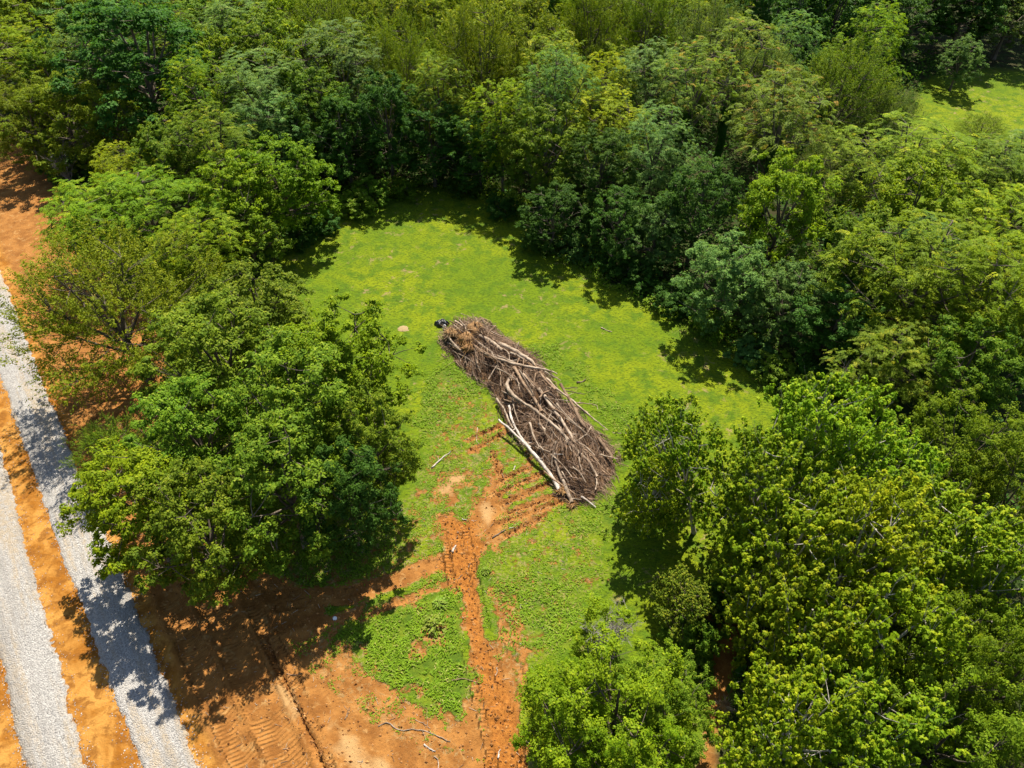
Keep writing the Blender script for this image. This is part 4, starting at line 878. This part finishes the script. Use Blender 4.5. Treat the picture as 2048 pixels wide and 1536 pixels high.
LOGS = [  # points in the enlarged view with height offset above the pile, radii, bark, label
    ([(775, 850, 1.0), (900, 965, .85), (1010, 1080, .7), (1110, 1200, .55), (1210, 1350, .40)], (.075, .18), 'white', 'long white log along the lower left side of the pile'),
    ([(850, 755, .75), (872, 860, .8), (930, 970, .7), (1000, 1055, .6)], (.09, .10), 'white', 'pale forked branch just behind the long white log'),
    ([(760, 705, .5), (815, 780, .75), (850, 870, .8), (878, 915, .7)], (.09, .07), 'pale', 'short pale branch at the upper end of the white log'),
    ([(1170, 1085, .7), (1205, 1220, .6), (1255, 1340, .5), (1300, 1445, .3)], (.10, .17), 'pale', 'pale trunk ending in roots at the bottom tip of the pile'),
    ([(855, 560, 1.1), (835, 610, 1.2), (880, 680, 1.3), (1000, 762, 1.4), (1090, 832, 1.4), (1190, 912, 1.35), (1260, 985, 1.3), (1330, 1065, 1.2), (1420, 1155, 1.0), (1480, 1260, .7)], (.16, .09), 'pale', 'long bent log with a hooked end through the middle of the pile'),
    ([(888, 480, 1.4), (950, 590, 1.5), (1020, 690, 1.5), (1085, 795, 1.4)], (.15, .13), 'tan', 'straight brown log in the upper middle of the pile'),
    ([(680, 385, 1.3), (850, 448, 1.5), (1000, 478, 1.6), (1120, 500, 1.6), (1195, 530, 1.5)], (.15, .06), 'pale', 'pale pole lying crosswise over the upper pile'),
    ([(730, 390, 1.2), (800, 410, 1.35), (870, 440, 1.5), (930, 470, 1.5)], (.09, .05), 'pale', 'thin pale branch beside the crosswise pole'),
    ([(1100, 505, 1.5), (1160, 540, 1.45), (1220, 575, 1.4)], (.06, .035), 'pale', 'forked tip of branch sticking out on the right of the pole'),
    ([(1065, 635, 1.4), (1150, 752, 1.5), (1220, 852, 1.5), (1290, 960, 1.4), (1320, 1030, 1.3)], (.14, .11), 'pale', 'pale log right of the bent one in the middle'),
    ([(1218, 598, 1.0), (1290, 722, 1.2), (1350, 842, 1.3), (1400, 925, 1.2)], (.13, .14), 'tan', 'brown log on the right flank of the pile'),
    ([(1190, 742, 1.3), (1270, 835, 1.4), (1370, 925, 1.3)], (.085, .07), 'pale', 'slim log left of the brown one on the right flank'),
    ([(955, 530, 1.3), (1060, 640, 1.35), (1130, 720, 1.3)], (.13, .11), 'tan', 'brown log partly under the straight one'),
    ([(780, 310, 1.2), (860, 345, 1.4), (940, 395, 1.4), (1000, 430, 1.35), (1030, 460, 1.3)], (.19, .14), 'pale', 'thick arched log in the upper part of the pile'),
    ([(640, 255, 1.2), (720, 295, 1.3), (800, 360, 1.25)], (.17, .13), 'pale', 'thick pale log leaving the root balls'),
    ([(605, 285, 1.25), (680, 340, 1.3), (745, 385, 1.25)], (.12, .08), 'pale', 'pale log left of the thick one at the root balls'),
    ([(595, 315, 1.15), (650, 365, 1.2), (720, 395, 1.2)], (.10, .07), 'tan', 'curved brown branch at the left of the root balls'),
    ([(465, 148, .8), (500, 172, .8), (535, 205, .8)], (.09, .08), 'pale', 'short pale log beside the black plastic'),
    ([(412, 258, .8), (465, 325, .8), (505, 362, .8)], (.11, .10), 'pale', 'short pale log at the upper left corner of the pile'),
    ([(412, 303, .35), (435, 318, .4), (455, 335, .45)], (.07, .06), 'pale', 'stub of pale branch at the upper left edge'),
    ([(745, 183, .75), (695, 190, .8), (715, 220, .85), (805, 262, .95)], (.035, .06), 'pale', 'hooked thin branch on the top right of the root balls'),
    ([(860, 375, 1.3), (910, 395, 1.35), (960, 430, 1.3)], (.09, .08), 'pale', 'short log below the thick arched one'),
    ([(1010, 430, 1.3), (1060, 500, 1.35), (1100, 560, 1.35), (1180, 640, 1.3)], (.12, .09), 'tan', 'brown log continuing from the thick arched one'),
    ([(1120, 560, 1.2), (1200, 640, 1.25), (1290, 705, 1.2), (1380, 785, 1.1), (1470, 862, .9)], (.10, .05), 'pale', 'long slim log along the right edge of the pile'),
    ([(1340, 760, 1.0), (1430, 832, .95), (1560, 930, .8)], (.06, .035), 'pale', 'thin pole on the right edge of the pile'),
    ([(1490, 985, .9), (1540, 1060, .9), (1595, 1135, .8)], (.13, .13), 'tan', 'short brown log near the maple at the right'),
    ([(1500, 1105, .95), (1560, 1120, .9), (1625, 1135, .8)], (.06, .05), 'pale', 'short pale pole pointing at the maple'),
    ([(1310, 1000, 1.3), (1400, 1050, 1.2), (1460, 1110, 1.1)], (.08, .05), 'pale', 'pale branch forking from the middle log'),
    ([(1330, 1030, 1.2), (1420, 1090, 1.1), (1500, 1180, .9), (1580, 1250, .6)], (.06, .03), 'tan', 'thin branch fanning out at the lower right of the pile'),
    ([(1000, 880, 1.1), (1030, 980, 1.1), (1080, 1058, 1.0), (1145, 1087, .9)], (.075, .06), 'pale', 'crooked grey branch behind the white log'),
    ([(1205, 895, 1.3), (1248, 975, 1.3), (1257, 1020, 1.2), (1220, 1042, 1.15)], (.055, .03), 'pale', 'hook shaped branch in the middle of the pile'),
    ([(1368, 1405, .35), (1420, 1440, .25), (1472, 1482, .12)], (.07, .045), 'white', 'pale branch poking out of the bottom of the pile'),
    ([(798, 650, .9), (870, 690, 1.0), (935, 745, 1.05)], (.06, .05), 'pale', 'thin branch left of the hooked log'),
    ([(1060, 882, 1.2), (1085, 905, 1.2), (1112, 935, 1.2)], (.10, .08), 'pale', 'short stub between the white and the bent log'),
    ([(1172, 1102, .9), (1260, 1105, .95), (1320, 1125, 1.0)], (.04, .025), 'white', 'thin white stick lying crosswise low in the pile'),
    ([(815, 715, .8), (860, 725, .85), (905, 737, .9)], (.075, .06), 'tan', 'orange-brown broken stub at the left of the pile'),
    ([(1065, 700, 1.6), (1095, 668, 1.7), (1140, 645, 1.65)], (.10, .05), 'tan', 'curved brown branch standing out of the middle'),
    ([(1240, 632, 1.0), (1290, 628, .9), (1340, 625, .75)], (.045, .03), 'dark', 'thin dark branch reaching over the grass, upper'),
    ([(1250, 648, 1.0), (1320, 660, .85), (1388, 675, .6)], (.045, .03), 'dark', 'thin dark branch reaching over the grass, lower'),
    ([(1300, 730, .95), (1400, 740, .7), (1470, 750, .45), (1487, 785, .2)], (.05, .025), 'pale', 'thin branch drooping onto the grass at the right'),
    ([(1590, 950, .5), (1650, 952, .45), (1715, 955, .35)], (.035, .02), 'pale', 'thin pale twig poking right towards the maple'),
    ([(1100, 700, 1.3), (1190, 712, 1.25), (1280, 720, 1.1)], (.05, .035), 'pale', 'thin crosswise stick on the right half'),
    ([(960, 620, 1.3), (1010, 680, 1.35), (1050, 760, 1.3)], (.05, .04), 'pale', 'thin pale stick beside the straight brown log'),
    ([(1000, 770, 1.2), (900, 690, 1.1), (810, 640, .9)], (.05, .03), 'dark', 'dark thin branch left of the bent log'),
    ([(640, 440, .9), (720, 470, 1.1), (800, 480, 1.2)], (.04, .025), 'dark', 'dark thin branch in the left brush'),
    ([(690, 600, .45), (640, 640, .25)], (.03, .02), 'tan', 'thin stick poking out of the left side'),
    ([(1100, 1220, .6), (1180, 1290, .6), (1330, 1390, .5)], (.06, .04), 'tan', 'brown branch low beside the rooted trunk'),
    ([(1440, 900, 1.1), (1400, 960, 1.15), (1340, 1000, 1.2)], (.05, .03), 'pale', 'pale stick leaning across the lower right logs'),
]
def one_log(pts, rad, mat, label, name='log', cat='log', group='logs of the brush pile', stubs=2):
    r = np.random.default_rng(sum(map(ord, label)))
    w = []
    for x, y, z in pts:
        q = P(x, y, z); w.append(q)
    path = smooth_path(w, 4); k = len(path); path += r.normal(size=path.shape) * .018
    rr = 1.05 * np.linspace(rad[0], rad[1], k) * (1 + .10 * r.normal(size=k)); t = TB(); t.tube(path, rr, 8)
    L = np.linalg.norm(path[-1] - path[0])
    for s in range(stubs if L > 1.5 else 1):
        i = int(r.integers(1, k - 1)); d = norm(path[min(i + 1, k - 1)] - path[i - 1]); o = norm(np.cross(d, r.normal(size=3)) + d * r.uniform(.4, 1.2)); o[2] = abs(o[2]) * .5
        ln = r.uniform(.25, .9) * min(1, L / 3); b0 = path[i]; t.tube(bez(b0, b0 + o * ln * .5 + r.normal(size=3) * .05, b0 + o * ln, 4), np.linspace(rr[i] * .5, rr[i] * .16, 4), 5)
    me = t.mesh(name, LOGM[mat]); b = path.mean(0); b[2] = path[:, 2].min()
    co = np.empty(len(me.vertices) * 3, np.float32); me.vertices.foreach_get('co', co); me.vertices.foreach_set('co', (co.reshape(-1, 3) - b).ravel().astype(np.float32)); me.update()
    return ob(name, me, None, label, cat, group, loc=b)
for pts, rad, mat, lab in LOGS:
    one_log([(*C5(x, y), z) for x, y, z in pts], rad, mat, lab, stubs=4 if rad[0] > .08 else 2)

# more mid-size branches lost in the tangle: nobody can tell these apart
def filler_branches():
    r = np.random.default_rng(31); n = 0
    side = np.array((-PAX[1], PAX[0], 0))
    while n < 90:
        x = r.uniform(PILE[:, 0].min(), PILE[:, 0].max()); y = r.uniform(PILE[:, 1].min(), PILE[:, 1].max())
        sd = poly_sd(np.array([x]), np.array([y]), PILE)[0]
        if sd < .35: continue
        h = float(pile_h(np.array([x]), np.array([y]))[0]); a = r.normal() * .38; d = PAX * math.cos(a) + side * math.sin(a); ln = r.uniform(1.2, 3.6) * min(1, .5 + sd / 2)
        c = np.array((x, y, h * r.uniform(.95, 1.2) + .16)); d = norm(d + np.array((0, 0, r.normal() * .05)))
        w = [c - d * ln / 2, c + r.normal(size=3) * .12, c + d * ln / 2]; w = [np.array((q[0], q[1], max(q[2], .1))) for q in w]
        path = smooth_path(w, 3); k = len(path); ra = r.uniform(.03, .085); t = TB(); t.tube(path, np.linspace(ra, ra * .5, k), 6)
        i = k // 2; o = norm(d + r.normal(size=3) * .5); t.tube(np.array((path[i], path[i] + o * ln * .25)), (ra * .5, ra * .2), 4)
        me = t.mesh('branch', LOGM[('pale', 'tan', 'dark', 'tan', 'pale', 'dark')[n % 6]])
        ob('branch', me, None, '%s dry branch half buried in the %s of the brush pile' % (('pale', 'brown', 'dark', 'brown', 'pale', 'dark')[n % 6], ('upper part', 'middle', 'lower part')[int(np.clip((np.dot(c - PILE[0], PAX) / 23) * 3, 0, 2))]), 'branch', 'branches buried in the brush pile'); n += 1
filler_branches()

# root balls at the upper end
def root_ball(cx, cy, z, s, mat, label, seed):
    r = np.random.default_rng(seed); b = P(*C5(cx, cy), z)
    e = ob('root_ball', None, label=label, cat='roots', group='root balls of the brush pile', loc=b)
    th = np.linspace(0, 2 * math.pi, 14, endpoint=False); phs = np.linspace(.05, math.pi - .05, 9); V = []
    for p in phs:
        for a in th:
            q = s * .62 * (1 + .35 * (vnoise(np.array([a * 1.5 + 3]), np.array([p * 2 + seed]), seed)[0] - .5) * 2); V.append((math.cos(a) * math.sin(p) * q, math.sin(a) * math.sin(p) * q, math.cos(p) * q * .75))
    Q = [(i * 14 + j, i * 14 + (j + 1) % 14, (i + 1) * 14 + (j + 1) % 14, (i + 1) * 14 + j) for i in range(8) for j in range(14)]
    g = NT('root_soil'); co = g.coord('Object'); col = g.mix(g.noise(co, 4, 5, .7), (0.16, 0.085, 0.035), (0.42, 0.25, 0.12))
    ob('soil_core', mesh_np('soil_core', V, Q, g.done(g.bsdf(col, 1, .05, g.bump(g.noise(co, 12, 4), 1, .1)))), e)
    t = TB()
    for i in range(80):
        d = norm(r.normal(size=3) * np.array((1, 1, .8))); ln = s * r.uniform(.7, 1.5); m = d * ln * .6 + r.normal(size=3) * .15 * s
        t.tube(bez(d * s * .4, m, d * ln + r.normal(size=3) * .3 * s, 5), np.linspace(.035, .008, 5), 4)
    ob('roots', t.mesh('roots', mat), e)
ROOTM = bark_mat('root_orange', (0.30, 0.15, 0.05), (0.60, 0.37, 0.16), 2); ROOTT = bark_mat('root_tan', (0.32, 0.22, 0.12), (0.62, 0.47, 0.29), 2)
for a in ((440, 235, .8, 1.0, ROOTT, 'shaggy tan root ball next to the black plastic', 1), (545, 275, 1.2, 1.1, ROOTM, 'orange root ball at the top of the pile', 2), (610, 200, 1.1, 1.15, ROOTT, 'large tan root ball on the upper edge of the pile', 3),
          (560, 345, 1.1, .8, ROOTM, 'small orange root ball below the other roots', 4), (1225, 1365, .35, .45, ROOTM, 'root flare at the foot of the long white log', 5), (1300, 1465, .15, .4, ROOTM, 'splintered roots at the bottom tip of the pile', 6)): root_ball(*a)

# black plastic and white scraps
def crumple(name, px, py, sx, sy, h, col, rough, label, cat, seed):
    r = np.random.default_rng(seed); n = 22; u = np.linspace(-1, 1, n); X, Y = np.meshgrid(u, u); X = X.ravel(); Y = Y.ravel(); rr = np.clip(1 - (X ** 2 + Y ** 2) * .9, 0, 1) ** .5
    z = rr * h * (.5 + fbm(X * 2 + seed, Y * 2, 1.2, 3, seed)) ; b = P(px, py)
    V = np.stack((X * sx * (1 + .3 * (vnoise(Y * 2 + 5, X, seed) - .5)), Y * sy * (1 + .3 * (vnoise(X * 2, Y + 9, seed) - .5)), z - .05), 1); k = (rr > .02)
    I = (np.arange(n - 1)[:, None] * n + np.arange(n - 1)[None]).ravel(); Q = np.stack((I, I + 1, I + n + 1, I + n), 1); Q = Q[k[Q].any(1)]
    g = NT(name + '_film'); co = g.coord('Object')
    ob(name, mesh_np(name, V, Q, g.done(g.bsdf(col, rough, .5, g.bump(g.noise(co, 6, 4), .8, .1)))), None, label, cat, loc=(b[0], b[1], zat(b[0], b[1]) + .03))
crumple('plastic_sheet', 884, 648, .75, .45, .55, (0.010, 0.011, 0.013), .35, 'crumpled black plastic sheet at the upper tip of the pile', 'plastic', 11)
crumple('paper_scrap', 889, 656, .20, .16, .55, (0.75, 0.75, 0.76), .6, 'white scrap lying on the black plastic', 'litter', 12)
crumple('litter', 670, 1237, .16, .13, .2, (0.85, 0.85, 0.86), .5, 'white piece of litter beside the dirt ruts', 'litter', 13)
crumple('straw_heap', 806, 657, .55, .45, .09, (0.30, 0.215, 0.10), 1.0, 'small pile of dry straw on the lawn', 'straw', 14)

# loose sticks on the ground
STICKS = [([(864, 936), (882, 918), (902, 903)], .075, 'white', 'pale log lying alone on the lawn edge left of the pile'), ([(1202, 655), (1213, 660), (1224, 664)], .045, 'pale', 'short forked stick on the lawn right of the pile'),
          ([(785, 1037), (795, 1028), (806, 1019)], .06, 'pale', 'short pale stick below the left clump'), ([(757, 1452), (775, 1446), (800, 1460), (835, 1459), (870, 1470), (900, 1484)], .04, 'pale', 'long crooked branch on the bare dirt at the bottom'),
          ([(848, 1488), (858, 1497), (871, 1503)], .05, 'white', 'pale stick below the long crooked branch'), ([(868, 1512), (876, 1520), (876, 1540)], .04, 'pale', 'curved stick at the bottom edge'), ([(996, 1517), (999, 1499)], .05, 'white', 'short pale stick in the right rut'),
          ([(943, 1118), (938, 1132), (932, 1146)], .035, 'pale', 'thin stick on the churned red earth'), ([(904, 1104), (908, 1096), (912, 1091)], .09, 'white', 'stubby bone-pale stick on the churned red earth'), ([(1018, 1057), (1026, 1055), (1036, 1057)], .04, 'white', 'white twig above the green weeds'),
          ([(924, 1037), (935, 1041), (948, 1040)], .035, 'white', 'white twig at the top of the churned earth'), ([(573, 1348), (590, 1350), (604, 1346)], .03, 'tan', 'thin twig across the dirt ridge'), ([(993, 1334), (994, 1345), (990, 1353)], .04, 'pale', 'small stick on the right rut'),
          ([(908, 1160), (918, 1156), (925, 1149)], .035, 'pale', 'small stick between the ruts'), ([(690, 1440), (695, 1425), (700, 1415)], .03, 'tan', 'small twig on the tan dirt'), ([(1153, 765), (1165, 763), (1172, 758)], .08, 'dark', 'short dark log on the weeds right of the pile'),
          ([(955, 855), (953, 880), (958, 888)], .035, 'pale', 'thin stick lying below the left side of the pile'), ([(893, 1362), (930, 1358), (953, 1365)], .03, 'tan', 'thin root across the edge of the grass triangle'), ([(720, 1060), (735, 1050), (745, 1040)], .03, 'pale', 'thin stick in the shade of the left clump'),
          ([(985, 1075), (1000, 1066), (1012, 1060)], .06, 'dark', 'dark root lump above the weeds'), ([(1030, 932), (1026, 940)], .05, 'white', 'white chip among the furrows'), ([(830, 1440), (850, 1448), (862, 1458)], .03, 'tan', 'little twig by the crooked branch')]
for pts, ra, mat, lab in STICKS:
    one_log([(x, y, zat(*P(x, y)[:2]) + ra * .9) for x, y in pts], (ra, ra * .55), mat, lab, 'stick', 'stick', 'loose sticks on the ground', 1)

# dead grey shrubs
def dead_shrub(px, py, H, s, label, seed, lean=(0, 0)):
    r = np.random.default_rng(seed); b = P(px, py, 0); e = ob('dead_shrub', None, label=label, cat='dead shrub', group='dead grey shrubs', loc=(b[0], b[1], 0)); t = TB(); tw = TB()
    for i in range(16):
        a = r.uniform(0, 6.28); end = np.array((math.cos(a) * s * r.uniform(.3, 1), math.sin(a) * s * r.uniform(.3, 1), H * r.uniform(.6, 1))) + np.array((*lean, 0)); p = bez(np.array((0, 0, -.1)), end * np.array((.35, .35, .6)), end, 6); t.tube(p, np.linspace(.045, .012, 6), 5)
        for j in range(14):
            q = p[int(r.integers(2, 6))]; d = norm(norm(end) + r.normal(size=3) * .55); l = r.uniform(.4, 1.1); m = q + d * l * .5 + r.normal(size=3) * .06; tw.tube(bez(q, m, q + d * l, 4), np.linspace(.014, .005, 4), 3, False)
            for _ in range(3): d2 = norm(d + r.normal(size=3) * .5); tw.tube(np.array((m, m + d2 * l * .5)), (.008, .004), 3, False)
    ob('stems', t.mesh('stems', DEADM), e); ob('twigs', tw.mesh('twigs', DEADM), e)
dead_shrub(1228, 1285, 4.0, 1.4, 'bare grey shrub above the bottom centre tree', 3); dead_shrub(1190, 1330, 5.2, .9, 'bare pale shrub poking out of the bottom centre tree', 4)
dead_shrub(145, 372, 4.5, 1.6, 'bare grey shrub on the red roadside bank', 5); dead_shrub(190, 330, 5.5, 1.8, 'bare grey shrub behind the roadside bank shrubs', 6); dead_shrub(265, 375, 5, 1.3, 'bare grey twigs left of the feathery lime trees', 7)
# uprooted stump in the dirt gap
root_ball((1448 - 780) * 3.573, (1412 - 600) * 3.573, .3, .55, ROOTT, 'uprooted stump in the dirt gap at the lower right', 8)

# clods of earth on the churned track
def clods():
    r = np.random.default_rng(12); n = 20000; x = r.uniform(-26, 4, n); y = r.uniform(13, 34, n); f = fields(x, y); ok = (r.random(n) < np.clip(f['blob'] * .9 + (f['cover'] < .3) * (1 - f['clay']) * .22, 0, 1)); x, y, z = x[ok], y[ok], f['z'][ok]; k = len(x)
    for fl in FURROWS + [LIP]:
        m = 130 if len(fl) == 2 else 500; t = r.random(m) * (len(fl) - 1); i0 = np.minimum(t.astype(int), len(fl) - 2); q = fl[i0] + (fl[i0 + 1] - fl[i0]) * (t - i0)[:, None]; qx = q[:, 0] + r.normal(size=m) * .16; qy = q[:, 1] + r.normal(size=m) * .16
        x = np.append(x, qx); y = np.append(y, qy); z = np.append(z, fields(qx, qy)['z'] + .02)
    k = len(x)
    ov = np.array(((1, 0, 0), (-1, 0, 0), (0, 1, 0), (0, -1, 0), (0, 0, 1), (0, 0, -1)), float); of = np.array(((0, 2, 4), (2, 1, 4), (1, 3, 4), (3, 0, 4), (2, 0, 5), (1, 2, 5), (3, 1, 5), (0, 3, 5)))
    s = (.02 + .10 * r.random(k) ** 4)[:, None, None] * r.uniform(.6, 1.4, (k, 6, 1)); V = (np.stack((x, y, z + .01), 1)[:, None] + ov[None] * s).reshape(-1, 3)
    g = NT('earth_clod'); col = g.mix(g.attr('tint'), (0.16, 0.06, 0.018), (0.46, 0.23, 0.08))
    ob('earth_clods', mesh_np('earth_clods', V, (of[None] + np.arange(k)[:, None, None] * 6).reshape(-1, 3), g.done(g.bsdf(col, 1, .05)), {'tint': np.repeat(r.random(k), 6)}, False), label='clods of red earth along the dozer tracks', cat='clods', kind='stuff')
clods()

# wood chips and bits of twig strewn over the bare soil
def chips():
    r = np.random.default_rng(15); n = 9000; x = r.uniform(-22, 8, n); y = r.uniform(13, 48, n); f = fields(x, y); pd = np.exp(-np.clip(-poly_sd(x, y, PILE), 0, 30) / 6.0)
    ok = r.random(n) < ((f['cover'] < .7) * (1 - f['clay']) * (.16 + .3 * pd)); x, y, z = x[ok], y[ok], f['z'][ok]; k = len(x); a = r.uniform(0, 6.28, k); ln = .06 + .5 * r.random(k) ** 3; w = r.uniform(.006, .016, k)
    d = np.stack((np.cos(a), np.sin(a), r.normal(size=k) * .1), 1) * ln[:, None] / 2; sd_ = np.stack((-np.sin(a), np.cos(a), 0 * a), 1) * w[:, None]; c = np.stack((x, y, z + .03), 1); up = np.array((0, 0, 1.)) * w[:, None] * 1.4
    V = np.stack((c - d - sd_, c - d + sd_, c - d + up, c + d - sd_, c + d + sd_, c + d + up), 1).reshape(-1, 3); q = np.array(((0, 1, 4, 3), (1, 2, 5, 4), (2, 0, 3, 5)))
    g = NT('wood_chip'); col = g.mix(g.attr('tint'), (0.14, 0.09, 0.055), (0.60, 0.50, 0.38))
    ob('wood_chips', mesh_np('wood_chips', V, (q[None] + np.arange(k)[:, None, None] * 6).reshape(-1, 4), g.done(g.bsdf(col, .9, .1)), {'tint': np.repeat(r.random(k), 6)}), label='bits of twig and bark strewn over the bare soil', cat='wood chips', kind='stuff')
chips()
